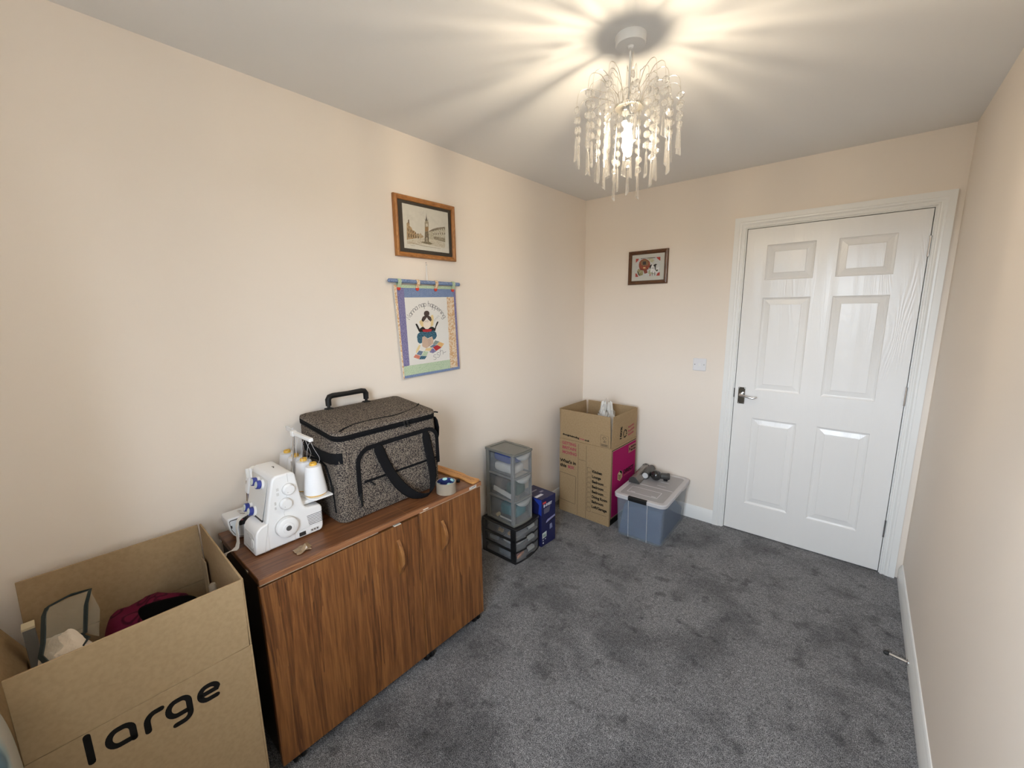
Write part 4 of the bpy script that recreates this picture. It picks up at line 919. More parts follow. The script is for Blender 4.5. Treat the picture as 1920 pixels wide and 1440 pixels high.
for ins, d in ((.007, .036), (.001, .034), (.0005, .027), (.005, .0265), (.005, .0245), (.0005, .024), (.0005, .016), (.004, .013)):
    zr.append(rrect(BX0 + ins, BX1 - ins, BY0 + ins, BY1 - ins, .038, off(d), rb=.022))
obj('zip_band', MB().loft(zr), M['web'], bg_, world=True)
lid = []
for ins, d in ((.004, .016), (.001, .012), (.003, .004), (.012, -.001), (.05, -.005), (.10, -.007)):
    lid.append(rrect(BX0 + ins, BX1 - ins, BY0 + ins, BY1 - ins, max(.036 - ins * .2, .016), off(d), rb=.020))
lo_ = obj('lid', MB().loft(lid), M['bag'], bg_, world=True)
pp = [(.335, -2.296), (.318, -2.270), (.300, -2.225), (.296, -2.15), (.300, -2.09), (.306, -2.06), (.302, -2.02), (.288, -1.96), (.262, -1.90), (.236, -1.868)]
obj('piping', MB().tube([(x, y, zt(x, y) + .0035) for x, y in pp], .0032, 8), M['web'], lo_, world=True)
for y in (-2.030, -2.014):
    pl_ = obj('zip_pull', MB().box(.346, .352, y - .004, y + .004, 1.062, 1.074).prism([(y - .003, 1.062), (y + .003, 1.062), (y + .016, 1.048), (y + .010, 1.046)], 'x', .350, .353), M['blackpl'], bg_, world=True, bevel=.001)
obj('zip_tag', MB().ribbon([(.330, -1.862, 1.078), (.332, -1.850, 1.076), (.334, -1.838, 1.072)], (0, .001, .003), .001), M['web'], bg_, world=True)
FXB = BX1
def flat_band(name, yz, hw, x, m, par, th=.003):
    pts = [Vector((x, a, b)) for a, b in yz]; ws = []
    for i in range(len(pts)):
        t = (pts[min(i + 1, len(pts) - 1)] - pts[max(i - 1, 0)]).normalized(); ws.append(Vector((0, -t.z, t.y)) * hw)
    return obj(name, MB().ribbon(pts, ws, th), m, par, world=True, smooth=50)
archp = [(-2.246, .828)] + [(-2.247, .90)] + [(-2.190 + .056 * cos(radians(a)), .950 + .058 * sin(radians(a))) for a in range(180, 85, -15)] + [(-2.05, 1.012), (-1.93, 1.0135)] + [(-1.912 + .045 * cos(radians(a)), .966 + .047 * sin(radians(a))) for a in range(85, -1, -17)] + [(-1.866, .91), (-1.8655, .85)]
pk = obj('front_pocket', MB().prism([(-2.243, .765)] + archp + [(-1.868, .765)], 'x', BX1 - .004, BX1 + .006), M['bag'], bg_, world=True, bevel=.003)
flat_band('pocket_trim', archp, .0085, BX1 + .007, M['web'], pk)
flat_band('pocket_zip', [(-2.226, .877), (-2.05, .877), (-1.868, .877)], .0045, BX1 + .0073, M['web'], pk)
obj('zip_pull', MB().box(BX1 + .006, BX1 + .012, -2.251, -2.240, .812, .838).prism([(-2.250, .812), (-2.241, .812), (-2.239, .786), (-2.249, .782)], 'x', BX1 + .009, BX1 + .012), M['blackpl'], pk, world=True, bevel=.0015)
obj('zip_pull', MB().prism([(-2.205, .874), (-2.198, .872), (-2.178, .852), (-2.186, .850)], 'x', BX1 + .008, BX1 + .011), M['blackpl'], pk, world=True, bevel=.001)
# carrying strap: two legs sewn to the pocket top, drooping loop resting on the cabinet top
sp = [(.354, -2.163, 1.012), (.357, -2.155, .985), (.364, -2.135, .92), (.374, -2.108, .855), (.388, -2.070, .796), (.400, -2.030, .760), (.408, -1.995, .751), (.412, -1.968, .7495), (.406, -1.948, .757), (.394, -1.932, .786), (.382, -1.918, .83), (.368, -1.920, .90), (.358, -1.926, .965), (.354, -1.930, 1.014)]
wsp = []
for i in range(len(sp)):
    t = (Vector(sp[min(i + 1, len(sp) - 1)]) - Vector(sp[max(i - 1, 0)])).normalized()
    w = Vector((1, 0, .0)).cross(t); w = Vector((0, 1, .0)) - t * t.y if abs(t.y) < .8 else Vector((.75, 0, .65))
    w.normalize(); wsp.append(w * .0235)
wsp[5] = Vector((.4, .35, .6)).normalized() * .022; wsp[4] = Vector((.2, .75, .5)).normalized() * .023
wsp[6] = Vector((.55, .1, .75)).normalized() * .018; wsp[7] = Vector((.6, -.05, .75)).normalized() * .018; wsp[8] = Vector((.5, -.35, .7)).normalized() * .018; wsp[9] = Vector((.35, -.8, .3)).normalized() * -.018
wsp[9] = Vector((-.1, .95, .2)).normalized() * .0185; wsp[8] = Vector((.35, .6, .6)).normalized() * .0185
obj('carry_strap', MB().ribbon(sp, wsp, .0022), M['web'], bg_, world=True, smooth=60, subsurf=1)
# side strap, side pocket piping, opposite handle and D-ring
obj('side_strap', MB().ribbon([(.085, BY0 - .001, 1.000), (.14, BY0 - .003, .992), (.24, BY0 - .004, .986), (.303, BY0 - .003, .988), (.330, BY0 + .008, .990), (.343, BY0 + .024, .991)], (0, 0, .021), .003), M['web'], bg_, world=True, smooth=60)
obj('side_piping', MB().tube([(.10, BY0 - .002, .955), (.20, BY0 - .003, .965), (.26, BY0 - .003, .95), (.285, BY0 - .002, .90), (.300, BY0 - .001, .83), (.305, BY0 - .0005, .775)], .0035, 8), M['web'], bg_, world=True)
obj('side_zip_pull', MB().box(.296, .304, BY0 - .006, BY0 - .001, .855, .885), M['blackpl'], bg_, world=True, bevel=.0015)
obj('side_handle', MB().ribbon([(.315, BY1 - .001, 1.052), (.315, BY1 + .010, 1.035), (.315, BY1 + .017, 1.0), (.315, BY1 + .014, .965), (.315, BY1 + .004, .940), (.315, BY1 - .001, .915)], (.015, 0, 0), .004), M['web'], bg_, world=True, smooth=60)
obj('ring', MB().tube([(.318, BY1 + .007 + .006 * cos(t * .52), .905 + .011 * sin(t * .52)) for t in range(13)], .0016, 6), M['chrome'], bg_, world=True)
# telescopic handle
th = MB()
obj('grip', MB().tube([(.062, -2.199, 1.132), (.062, -2.199, 1.158), (.062, -2.192, 1.169), (.062, -2.178, 1.172), (.062, -2.11, 1.171), (.062, -2.046, 1.172), (.062, -2.032, 1.169), (.062, -2.025, 1.158), (.062, -2.025, 1.132)], [.0115, .0120, .0120, .0115, .0105, .0115, .0120, .0120, .0115], 12), M['blackpl'], bg_, world=True)
for y in (-2.199, -2.025):
    obj('rail', MB().tube([(.062, y, 1.095), (.062, y, 1.135)], .0065, 10), M['blackpl'], bg_, world=True)
    obj('collar', MB().box(.050, .074, y - .015, y + .015, 1.108, 1.1225), M['blackpl'], bg_, world=True, bevel=.002)
# ------------------------------------------------------------------ cardboard boxes
M['card'] = mat('cardboard', (.325, .226, .124), .85, spec=.15, var=(.365, .256, .143), scale=90, stretch=(1, 1, 1), detail=6)
M['cardedge'] = mat('cardboard_edge', (.50, .38, .24), .9)
M['print_black'] = mat('print_black', (.010, .009, .008), .85, spec=.1)
M['print_line'] = mat('print_line', (.05, .035, .02), .7)
M['print_pink'] = mat('print_pink', (.34, .065, .075), .7)
M['magenta'] = mat('magenta_print', (.30, .008, .092), .85, spec=.15)
TK = .005
def carton(root, w, d, hb, ht, lean, ins=(.006, .008, .010, .004), e=.0035):
    """open carton: four walls, bottom and four standing flaps; lean = outward tip of each flap (front, right, back, left)"""
    b = MB().box(0, w, 0, TK, 0, hb).box(0, w, d - TK, d, 0, hb).box(0, TK, TK, d - TK, 0, hb).box(w - TK, w, TK, d - TK, 0, hb).box(TK, w - TK, TK, d - TK, .0, TK)
    body = obj('body', b, M['card'], root, bevel=.0012, seg=1)
    def flap(p, bot, top, n):
        n = Vector(n) * TK
        r = [[Vector(q) for q in bot], [Vector(q) for q in top]]
        return obj('flap', MB().loft([[r[0][0], r[0][1], r[0][1] + n, r[0][0] + n], [r[1][0], r[1][1], r[1][1] + n, r[1][0] + n]]), M['card'], root, bevel=.001, seg=1)
    f, r, k, l = lean
    h = hb + .001
    A = flap('f', [(e, 0, h), (w - e, 0, h)], [(e + ins[0], -f, ht), (w - e - ins[1], -f, ht)], (0, 1, 0))
    B = flap('r', [(w, e + TK, h), (w, d - e - TK, h)], [(w + r, e + TK + ins[2], ht), (w + r, d - e - ins[3], ht)], (-1, 0, 0))
    C = flap('b', [(w - e, d, h), (e, d, h)], [(w - e - ins[3], d + k, ht), (e + ins[3], d + k, ht)], (0, -1, 0))
    D = flap('l', [(0, d - e - TK, h), (0, e + TK, h)], [(-l, d - e - .008, ht), (-l, e + .010, ht)], (1, 0, 0))
    return body, A, B, C, D
# --- far box in the corner
fb = thing('moving_box', 'tall open moving box with room checklist and magenta side in the far corner', 'cardboard box', (.103, -.504, 0), -.026)
BW, BD, BH, BT = .424, .391, .574, .797
body, ff, fr_, fk, fl = carton(fb, BW, BD, BH, BT, (.002, .004, .0, .012))
X_ = lambda x: x - .103
def ft(s, x, z, size, m, fit=None, bold=0.0, par=None, tilt=0.0, **k):
    return text(par or body, s, (X_(x), -.0004, z), (1, 0, tilt), (0, 0, 1), size, m, bold, fit=fit, **k)
def fl_band(pts, w, m, par=None, name='printed_line', y=-.0004):
    return strokes(par or body, [[(X_(x), z) for x, z in p] for p in pts], lambda a, b, d: (a, y - d, b), w, m, name, .0002)
ft('GETTING', .126, .533, .030, M['print_pink'], .122, .0012)
ft('BRITAIN', .128, .498, .030, M['print_pink'], .120, .0012)
ft('MOVING', .129, .461, .032, M['print_pink'], .124, .0012)
ft("What's in", .110, .392, .034, M['print_black'], .140, .0012)
ft('this', .111, .355, .034, M['print_black'], .056, .0012)
ft('BOX', .180, .355, .030, M['print_pink'], .056, .0016)
rr_ = [(.112, .310), (.246, .302), (.251, .297), (.246, .088), (.242, .084), (.110, .0945), (.106, .099), (.107, .305), (.112, .310)]
fl_band([rr_], .0022, M['print_line'])
fl_band([[(.269, .560), (.266, .006)], [(.335, .558), (.338, .006)], [(.275, .443), (.329, .443)]], .0016, M['print_line'])
names = ['Kitchen', 'Lounge', 'Bedroom', 'Bedroom', 'Bedroom', 'Dining Room', 'Bathroom', 'Loft/Garage']
wid = [.078, .070, .092, .092, .092, .124, .094, .122]
for i in range(9):
    z1 = .401 - i * .0381; x0 = .346 + i * .0001
    fl_band([[(x0, z1), (x0 + .031, z1), (x0 + .031, z1 - .0295), (x0, z1 - .0295), (x0, z1)]], .0020, M['print_line'], name='tick_box')
    if i < 8:
        ft(names[i], .386, z1 - .030, .028, M['print_black'], wid[i], .0012)
        if 2 <= i <= 4: fl_band([[(.482, z1 - .031), (.505, z1 - .031)]], .0014, M['print_line'])
fl_band([[(.389, .071), (.508, .0735)]], .0014, M['print_line'])
ft('directglobaltrading', .131, .6035, .018, M['print_black'], .142, .0008, par=ff, tilt=-.05)
ft('boxes', .276, .597, .018, M['print_pink'], .040, .0006, par=ff, tilt=-.05)
ft('.co.uk', .318, .594, .018, M['print_black'], .040, .0008, par=ff, tilt=-.05)
fl_band([[(.447, .663), (.505, .661), (.507, .582), (.448, .582), (.447, .663)]], .0014, M['print_line'], ff, y=-.002)
fl_band([arc(.477, .642, .012, .011, -40, 180, 12) + [(.460, .642), (.468, .632), (.474, .641)], [(.477, .631), (.477, .619)], [(.470, .622), (.470, .609)], [(.478, .612), (.490, .612)], [(.478, .621), (.490, .621)], [(.478, .612), (.478, .621)]], .0024, M['print_line'], ff, 'emblem', y=-.002)
fl_band([[(.453, .597), (.500, .597)], [(.453, .589), (.500, .589)]], .004, M['print_line'], ff, y=-.002)
# right-hand side: magenta panel, marks
Yl = lambda y: y + .504
def rband(pts, w, m, par=None, name='printed_line', x=BW + .0004): return strokes(par or body, [[(Yl(y), z) for y, z in p] for p in pts], lambda a, b, d: (x + d, a, b), w, m, name, .0002)
def rface(polys, m, par=None, x=BW + .0006, name='printed_panel', hgt=.0002):
    mb = MB()
    for p in polys: mb.prism([(Yl(y), z) for y, z in p], 'x', x, x + hgt)
    return obj(name, mb, m, par or body, smooth=0)
rface([[(-.486, .048), (-.118, .048), (-.118, .558), (-.486, .558)]], M['print_black'], x=BW + .0002)
rface([[(-.488, .002), (-.118, .002), (-.118, .046), (-.488, .046)]], M['print_black'], x=BW + .0002)  # plain black band along the foot of this side
rface([[(-.480, .053), (-.118, .053), (-.118, .552), (-.480, .552)]], M['cardedge'], x=BW + .0004)
rface([[(-.477, .056), (-.120, .056), (-.120, .549), (-.477, .549)]], M['magenta'], x=BW + .0006)
rface([[(-.236, .474), (-.120, .474), (-.120, .530), (-.236, .530)]], mat('stamp_tint', (.30, .12, .09), .7), x=BW + .0008, name='stamp')
text(body, 'MADE IN', (BW + .0012, Yl(-.200), .506), (0, 1, 0), (0, 0, 1), .019, M['print_black'], .0008, fit=.076)
text(body, 'BRITAIN', (BW + .0012, Yl(-.200), .483), (0, 1, 0), (0, 0, 1), .019, M['print_black'], .0008, fit=.076)
rband([[(-.232, .490), (-.206, .514)], [(-.232, .514), (-.206, .490)], [(-.232, .502), (-.206, .502)], [(-.219, .488), (-.219, .516)]], .003, M['print_black'], name='emblem', x=BW + .0012)
text(body, 'DIRECT', (BW + .0012, Yl(-.305), .336), (0, 1, 0), (0, 0, 1), .040, M['print_black'], .0016, fit=.155)
rband([[(-.300, .322), (-.170, .322)]], .005, M['print_pink'], x=BW + .0012)
hx = [(-.3595 + .041 * cos(radians(a)), .340 + .041 * sin(radians(a))) for a in range(30, 390, 60)]
rface([hx], M['cardedge'], x=BW + .0010, name='emblem')
hx2 = lambda r, a0: [(-.3595 + r * cos(radians(a)), .340 + r * sin(radians(a))) for a in a0]
c_ = (-.3595, .340)
rface([[c_] + hx2(.035, (30, -30, -90)), ], M['card'], x=BW + .0012, name='emblem')
rface([[c_] + hx2(.035, (-90, -150, 150))], mat('box_shade', (.26, .18, .09), .8), x=BW + .0012, name='emblem')
rface([[(-.372, .373), (-.3595, .380), (-.329, .362), (-.331, .345), (-.345, .352)]], M['print_black'], x=BW + .0014, name='emblem')
rband([hx2(.035, (-90,)) + [c_] + hx2(.035, (30,)), [c_] + hx2(.035, (150,))], .003, M['print_black'], name='emblem', x=BW + .0014)
xf = BW + .0042
def xr(z): return BW + .004 * (z - BH) / (BT - BH) + .0008
text(fr_, '100%', (xr(.66), Yl(-.360), .606), (0, .10, 1), (0, -1, .10), .034, M['print_black'], .0014, fit=.090)
for a0 in (20, 140, 260):
    rband([[(-.306 + .023 * cos(radians(a)), .641 + .026 * sin(radians(a))) for a in range(a0, a0 + 75, 15)]], .0095, M['print_black'], fr_, 'emblem', x=xr(.66))
    e = radians(a0 + 82); ce = (-.306 + .023 * cos(e), .641 + .026 * sin(e)); tx = (-sin(e), cos(e)); nx = (cos(e), sin(e))
    rface([[(ce[0] + nx[0] * .011, ce[1] + nx[1] * .011), (ce[0] + tx[0] * .012, ce[1] + tx[1] * .012), (ce[0] - nx[0] * .011, ce[1] - nx[1] * .011)]], M['print_black'], fr_, x=xr(.67), name='emblem')
for i, s in enumerate(('Recycled', 'Recyclable', 'Reusable')):
    text(fr_, s, (xr(.68), Yl(-.258), .668 - i * .0285), (0, 1, .10), (0, -.1, 1), .022, M['print_pink'], .0008, fit=(.088, .098, .088)[i])
# crumpled clear wrap standing out of the far box
def crumple(name, c, r, m, seed, n=26, k=16, amp=.35, label=None, cat=None, solid=0):
    random.seed(seed); ph = [(random.uniform(2, 7), random.uniform(2, 7), random.uniform(0, 6)) for _ in range(7)]
    mb = MB(); mb.ball((0, 0, 0), 1.0, n, k)
    vs = []
    for x, y, z in mb.v:
        th, fi = math.atan2(y, x), math.acos(max(-1, min(1, z)))
        d = 1 + amp * sum(abs(sin(a * th + c_ + 1.7 * sin(b * fi))) * .33 - .16 for a, b, c_ in [(round(p[0]), p[1], p[2]) for p in ph]) / 1.6
        vs.append((c[0] + x * r[0] * d, c[1] + y * r[1] * d, c[2] + z * r[2] * d))
    mb.v = vs
    o = obj(name, mb, m, smooth=25, solid=solid)
    if label: tag(o, label, cat)
    return o
M['film'] = clear('clear_film', (.80, .79, .76), .42, .15)
crumple('plastic_wrap', (.415, -.375, .47), (.085, .085, .335), M['film'], 3, 30, 26, .45, 'crumpled clear plastic wrap poking up inside the far moving box', 'plastic wrap')

# --- large box in the foreground
lb_ = thing('moving_box', 'large open cardboard box marked large beside the sewing cabinet', 'cardboard box', (.064, -3.112, 0), -.027)
LW, LD, LH, LT = .458, .424, .606, .810
lbody, lf, lr, lk, ll = carton(lb_, LW, LD, LH, LT, (.080, .001, .001, .0), (.004, .004, .0005, .0008), .001)
G2 = {
 'l': [[(0, 0), (0, 1.62)]],
 'a': [[(.98, .06), (.45, .06)] + arc(.42, .51, .40, .45, -90, -270, 12) + [(.60, .96)] + arc(.62, .60, .36, .36, 90, 0, 6) + [(.98, 0)]],
 'r': [[(0, 0), (0, .5)] + arc(.42, .5, .42, .46, 180, 90, 6) + [(.68, .96)]],
 'g': [[(.98, .06), (.45, .06)] + arc(.42, .51, .40, .45, -90, -270, 12) + [(.60, .96)] + arc(.62, .60, .36, .36, 90, 0, 6) + [(.98, -.12)] + arc(.60, -.12, .38, .38, 0, -90, 6) + [(.25, -.50)]],
 'e': [[(.06, .50), (.98, .50), (.98, .60)] + arc(.56, .58, .42, .38, 0, 90, 6) + [(.44, .96)] + arc(.44, .50, .40, .46, 90, 270, 12) + [(.90, .04)]],
}
# word position measured on the box front: baseline from (y -3.031, z .517) to (y -2.77, z .502)
def big(ch, y0, z0, sx, sz):
    strokes(lbody, [[(y0 + 3.124 + x * sx, z0 + .008 + z * sz) for x, z in st] for st in G2[ch]], lambda a, b, d: (LW + .0003 + d, a, b), .0128, M['print_black'], 'lettering', .0003)
big('l', -3.0285, .522, .04, .0415)
big('a', -2.999, .5225, .043, .0455)
big('r', -2.932, .5165, .042, .044)
big('g', -2.893, .5125, .043, .0445)
big('e', -2.830, .5085, .041, .042)
# things inside the large box
def lump(name, label, cat, fn, nu, nv, m, solid=0, smooth=60):
    mb = MB(); mb.grid(fn, nu, nv); o = obj(name, mb, m, smooth=smooth, solid=solid); tag(o, label, cat); return o
def quilt_mat():
    m = mat('burgundy_print', (.10, .006, .025), .9, spec=.1); nt = m.node_tree; N = nt.nodes.new; L = nt.links.new
    tc = N('ShaderNodeTexCoord'); mp = N('ShaderNodeMapping'); mp.inputs['Scale'].default_value = (16, 20, 16); L(tc.outputs['Object'], mp.inputs[0])
    v = N('ShaderNodeTexVoronoi'); v.inputs['Scale'].default_value = 1; L(mp.outputs[0], v.inputs['Vector'])
    r = N('ShaderNodeValToRGB'); e = r.color_ramp.elements; e[0].position = .28; e[0].color = (.12, .010, .032, 1); e[1].position = .46; e[1].color = (.11, .009, .030, 1)
    k = e.new(.33); k.color = (.045, .004, .014, 1); k = e.new(.40); k.color = (.045, .004, .014, 1)
    L(v.outputs['Distance'], r.inputs[0]); L(r.outputs[0], nt.nodes['Principled BSDF'].inputs['Base Color']); return m
def superlump(c, r, e=.6, amp=.05, seed=1, n=32, m=20):
    mb = MB().ball((0, 0, 0), 1.0, n, m, ex=e); random.seed(seed); ph = [random.uniform(0, 6) for _ in range(6)]
    vs = []
    for x, y, z in mb.v:
        d = 1 + amp * (sin(3 * x + ph[0]) * sin(4 * y + ph[1]) + .6 * sin(7 * y + 3 * x + ph[2]) + .5 * sin(9 * x - 5 * y + ph[3]))
        vs.append((c[0] + x * r[0], c[1] + y * r[1], c[2] + z * r[2] * d))
    mb.v = vs; return mb
def skew(mb, x0, k):
    mb.v = [(x, y + (x - x0) * k, z) for x, y, z in mb.v]; return mb
o = obj('bedding', skew(superlump((.285, -2.838, .346), (.190, .112, .336), .5, .045, 4), .30, .22), quilt_mat(), smooth=80)
tag(o, 'burgundy quilted bedding with dark ring pattern inside the large box', 'bedding')
o = obj('black_cloth', MB().ribbon([(.315, -2.893, .690), (.33, -2.868, .703), (.35, -2.835, .708), (.365, -2.79, .704), (.375, -2.758, .690)], [(.062, .010, -.008)] * 5, .012), mat('black_cloth', (.002, .002, .002), .95, spec=.05), smooth=60, subsurf=2)
tag(o, 'folded black cloth lying on the burgundy bedding in the large box', 'cloth')
M['fleece'] = mat('cream_fleece', (.74, .64, .52), .95, bump=.8, bscale=60, bdist=.008, sheen=.3)
o = obj('fleece_filling', skew(superlump((.335, -3.022, .362), (.150, .068, .356), .62, .05, 9), .335, .20), M['fleece'], smooth=80)
tag(o, 'cream fleece cushion filling inside the clear zipped bag in the large box', 'filling')
# clear bag with dark binding around the fleece
cbg = thing('clear_bag', 'clear plastic storage bag with dark green binding inside the large box', 'storage bag', (.28, -3.03, .01))
M['bagfilm'] = clear('clear_bag_film', (.55, .55, .46), .86, .12)
a0, a1, a2, a3 = (.190, -3.052, .768), (.195, -2.972, .776), (.275, -2.998, .700), (.430, -3.000, .660)
b0, b1 = (.300, -3.068, .730), (.455, -3.092, .655)
bm_ = MB()
bm_.add([a0, a1, a2, b0, (.33, -3.012, .705), (.365, -3.078, .705)], [(0, 1, 2, 3), (3, 2, 4, 5)])
bm_.add([(.195, -2.972, .776), (.275, -2.998, .700), (.300, -2.975, .690), (.235, -2.962, .730)], [(0, 1, 2, 3)])
bm_.add([a0, b0, (.365, -3.078, .705), b1, (.455, -3.102, .50), (.20, -3.100, .50)], [(0, 1, 2, 3, 4, 5)])
obj('film', bm_, M['bagfilm'], cbg, world=True, smooth=0, solid=.0012)
M['binding'] = mat('dark_green_binding', (.010, .022, .025), .7)
bind1 = [a0, (.192, -3.01, .779), a1, (.225, -2.985, .752), a2, (.300, -3.006, .716), (.325, -2.994, .712), (.345, -3.008, .708), (.365, -2.998, .700), (.385, -3.012, .692), (.405, -3.000, .678), (.42, -3.004, .668)]
bind2 = [a0, (.205, -3.060, .757), b0, (.335, -3.074, .722), (.36, -3.066, .715), (.40, -3.076, .690), (.44, -3.080, .665)]
obj('binding', MB().ribbon(bind1, (.002, .0035, .003), .0035).ribbon(bind2, (.002, .004, .003), .0035), M['binding'], cbg, world=True, smooth=50)
cardb = thing('picture_book', 'slim grey card folder with a cream edge standing in the large box', 'folder', (.16, -3.095, .01))
obj('cover', MB().box(.120, .150, -3.104, -3.082, .012, .706), mat('grey_card', (.17, .17, .165), .6), cardb, world=True, bevel=.001)
obj('spine', MB().box(.118, .152, -3.105, -3.081, .706, .713), mat('cream_edge', (.66, .58, .40), .7), cardb, world=True, bevel=.0008)
o = obj('rolled_fabric', MB().tube([(.200, -2.705, .02), (.200, -2.705, .40), (.200, -2.705, .640), (.200, -2.705, .645)], [.011, .011, .011, .008], 18), mat('cream_roll', (.50, .42, .31), .9), smooth=50)
tag(o, 'small cream roll of fabric in the back right corner of the large box', 'fabric roll')
o = obj('paper_sheet', MB().box(.100, .150, -2.706, -2.703, .02, .70), mat('tan_sheet', (.42, .32, .19), .9), smooth=0)
tag(o, 'tan card sheet standing at the back right of the large box', 'card')
# plastic pack at the left edge of the picture
def pack_mat():
    m = mat('blue_white_film', (.5, .5, .48), .25); nt = m.node_tree; N = nt.nodes.new; L = nt.links.new
    tc = N('ShaderNodeTexCoord'); n = N('ShaderNodeTexNoise'); n.inputs['Scale'].default_value = 7; n.inputs['Detail'].default_value = 1.5; L(tc.outputs['Object'], n.inputs['Vector'])
    r = N('ShaderNodeValToRGB'); e = r.color_ramp.elements; e[0].position = .45; e[0].color = (.46, .46, .43, 1); e[1].position = .56; e[1].color = (.26, .40, .46, 1); k = e.new(.62); k.color = (.06, .16, .24, 1)
    L(n.outputs['Fac'], r.inputs[0]); L(r.outputs[0], nt.nodes['Principled BSDF'].inputs['Base Color']); return m
o = obj('plastic_pack', superlump((.636, -3.220, .425), (.105, .108, .420), .35, .03, 21, 44, 34), pack_mat(), smooth=40)
tag(o, 'pale blue and white plastic film pack at the left of the large box', 'plastic pack')
# ------------------------------------------------------------------ plastic drawer towers
M['towergrey'] = mat('grey_plastic', (.155, .155, .140), .38)
M['towersilver'] = mat('silver_grey_plastic', (.205, .207, .205), .35)
M['drawer'] = clear('frosted_drawer', (.50, .52, .53), .80, .25, trans=.3)
M['lipclear'] = clear('clear_handle', (.55, .57, .57), .5, .2, trans=.3)
M['drawerclear'] = clear('clear_drawer', (.48, .49, .50), .76, .15, trans=.25)
def front_curve(x, hw, bulge, n=10):   # bowed front: list of (x, y)
    return [(x + bulge * (1 - (2 * k / n - 1) ** 2), -hw + 2 * hw * k / n) for k in range(n + 1)]
tw = thing('drawer_tower', 'grey three drawer plastic tower standing on the black drawer unit', 'drawer tower', (.171, -1.165, .2315), -.052)
tx0, tx1, hw, th_ = -.120, .112, .085, .459
cur = front_curve(tx1, hw, .010)
plan = [(tx0, -hw), (tx0, hw)] + cur[::-1]
obj('base', MB().prism(plan, 'z', 0, .012), M['towergrey'], tw, bevel=.002)
tp = obj('top', MB().prism([(tx0 - .003, -hw - .003), (tx0 - .003, hw + .003)] + [(x + .003, y * 1.035) for x, y in cur[::-1]], 'z', th_ - .016, th_ - .004), M['towergrey'], tw, bevel=.003)
rim = MB()
for a in ((tx0 - .003, tx0 + .020, -hw - .003, hw + .003), (tx1 - .020, tx1 + .006, -hw + .004, hw - .004), (tx0 + .02, tx1 - .02, -hw - .003, -hw + .016), (tx0 + .02, tx1 - .02, hw - .016, hw + .003)):
    rim.box(*a, th_ - .004, th_)
obj('rim', rim, M['towergrey'], tp, bevel=.0015)
for y in (-hw, hw - .012):
    obj('post', MB().box(tx1 - .022, tx1 - .001, y, y + .012, .012, th_ - .016), M['towersilver'], tw, bevel=.003)
    obj('post', MB().box(tx0, tx0 + .026, y, y + .012, .012, th_ - .016), M['towergrey'], tw, bevel=.002)
obj('back_panel', MB().box(tx0, tx0 + .003, -hw + .012, hw - .012, .012, th_ - .016), M['towergrey'], tw)
LV = [.012, .160, .306]
for i, z in enumerate(LV[1:]):
    sh = MB().box(tx0 + .02, tx1 - .02, -hw + .001, -hw + .010, z - .008, z + .004).box(tx0 + .02, tx1 - .02, hw - .010, hw - .001, z - .008, z + .004)
    sh.prism([(tx1 - .014, -hw + .002), (tx1 - .014, hw - .002)] + [(x + .001, y * .97) for x, y in cur[::-1]], 'z', z - .007, z + .001)
    obj('shelf_rail', sh, M['towersilver'], tw, bevel=.0015)
dz = [(.0135, .151), (.1625, .298), (.3085, .441)]
for i, (z0, z1) in enumerate(dz):
    y0, y1 = -hw + .013, hw - .013
    fc_ = front_curve(tx1 - .001, hw - .013, .008)
    dm = MB().prism([(tx1 - .004, y0), (tx1 - .004, y1)] + fc_[::-1], 'z', z0, z1)
    dm.box(tx0 + .006, tx1 - .005, y0, y0 + .0018, z0, z1 - .012).box(tx0 + .006, tx1 - .005, y1 - .0018, y1, z0, z1 - .012).box(tx0 + .006, tx0 + .008, y0 + .0018, y1 - .0018, z0, z1 - .012).box(tx0 + .006, tx1 - .005, y0 + .0018, y1 - .0018, z0, z0 + .0018)
    dr = obj('drawer', dm, M['drawer'], tw)
    n = 12; hp_ = []
    for k in range(n + 1):
        y = (y0 + .006) + (y1 - y0 - .012) * k / n
        hp_.append((y, z1 - .002 - .030 * (1 - (2 * k / n - 1) ** 2) ** .7))
    mb = MB(); fx = lambda y: tx1 - .001 + .008 * (1 - (y / (hw - .013)) ** 2)
    A = [(fx(y) + .0005, y, z1 - .0015) for y, z in hp_]; B = [(fx(y) + .004 + .010 * (z1 - z) / .03, y, z) for y, z in hp_]
    mb.loft([A, B], cap=False, closed=False)
    obj('handle', mb, M['lipclear'], dr, solid=.002)
    obj('front_frame', MB().tube([(fx(y0) + .001, y0, z0), (fx(y0) + .001, y0, z1)], .002, 6).tube([(fx(y1) + .001, y1, z0), (fx(y1) + .001, y1, z1)], .002, 6), M['towersilver'], dr)
ca_, sa_ = cos(-.052), sin(-.052)
def inside(x, y, z): return (.171 + x * ca_ - y * sa_, -1.165 + x * sa_ + y * ca_, .2315 + z)
def cloth(name, label, cat, c, r, m, seed=1, ex=.5, amp=.10, grp=None):
    mb = superlump((0, 0, 0), r, ex, amp, seed, 20, 12)
    o = obj(name, mb, m, smooth=60, loc=c); tag(o, label, cat, grp); return o
cloth('blue_fabric', 'bundle of blue fabric at the top of the upper grey drawer', 'fabric', inside(-.005, 0, .403), (.085, .060, .030), mat('royal_blue', (.035, .06, .26), .9), 2)
cloth('folded_linen', 'folded white linen lying at the bottom of the upper grey drawer', 'linen', inside(.0, 0, .341), (.085, .058, .028), mat('white_linen', (.66, .64, .60), .9), 3, .4)
cloth('green_fabric', 'dark green fabric in the middle grey drawer', 'fabric', inside(.042, .01, .205), (.048, .050, .034), mat('bottle_green', (.018, .075, .05), .9), 4)
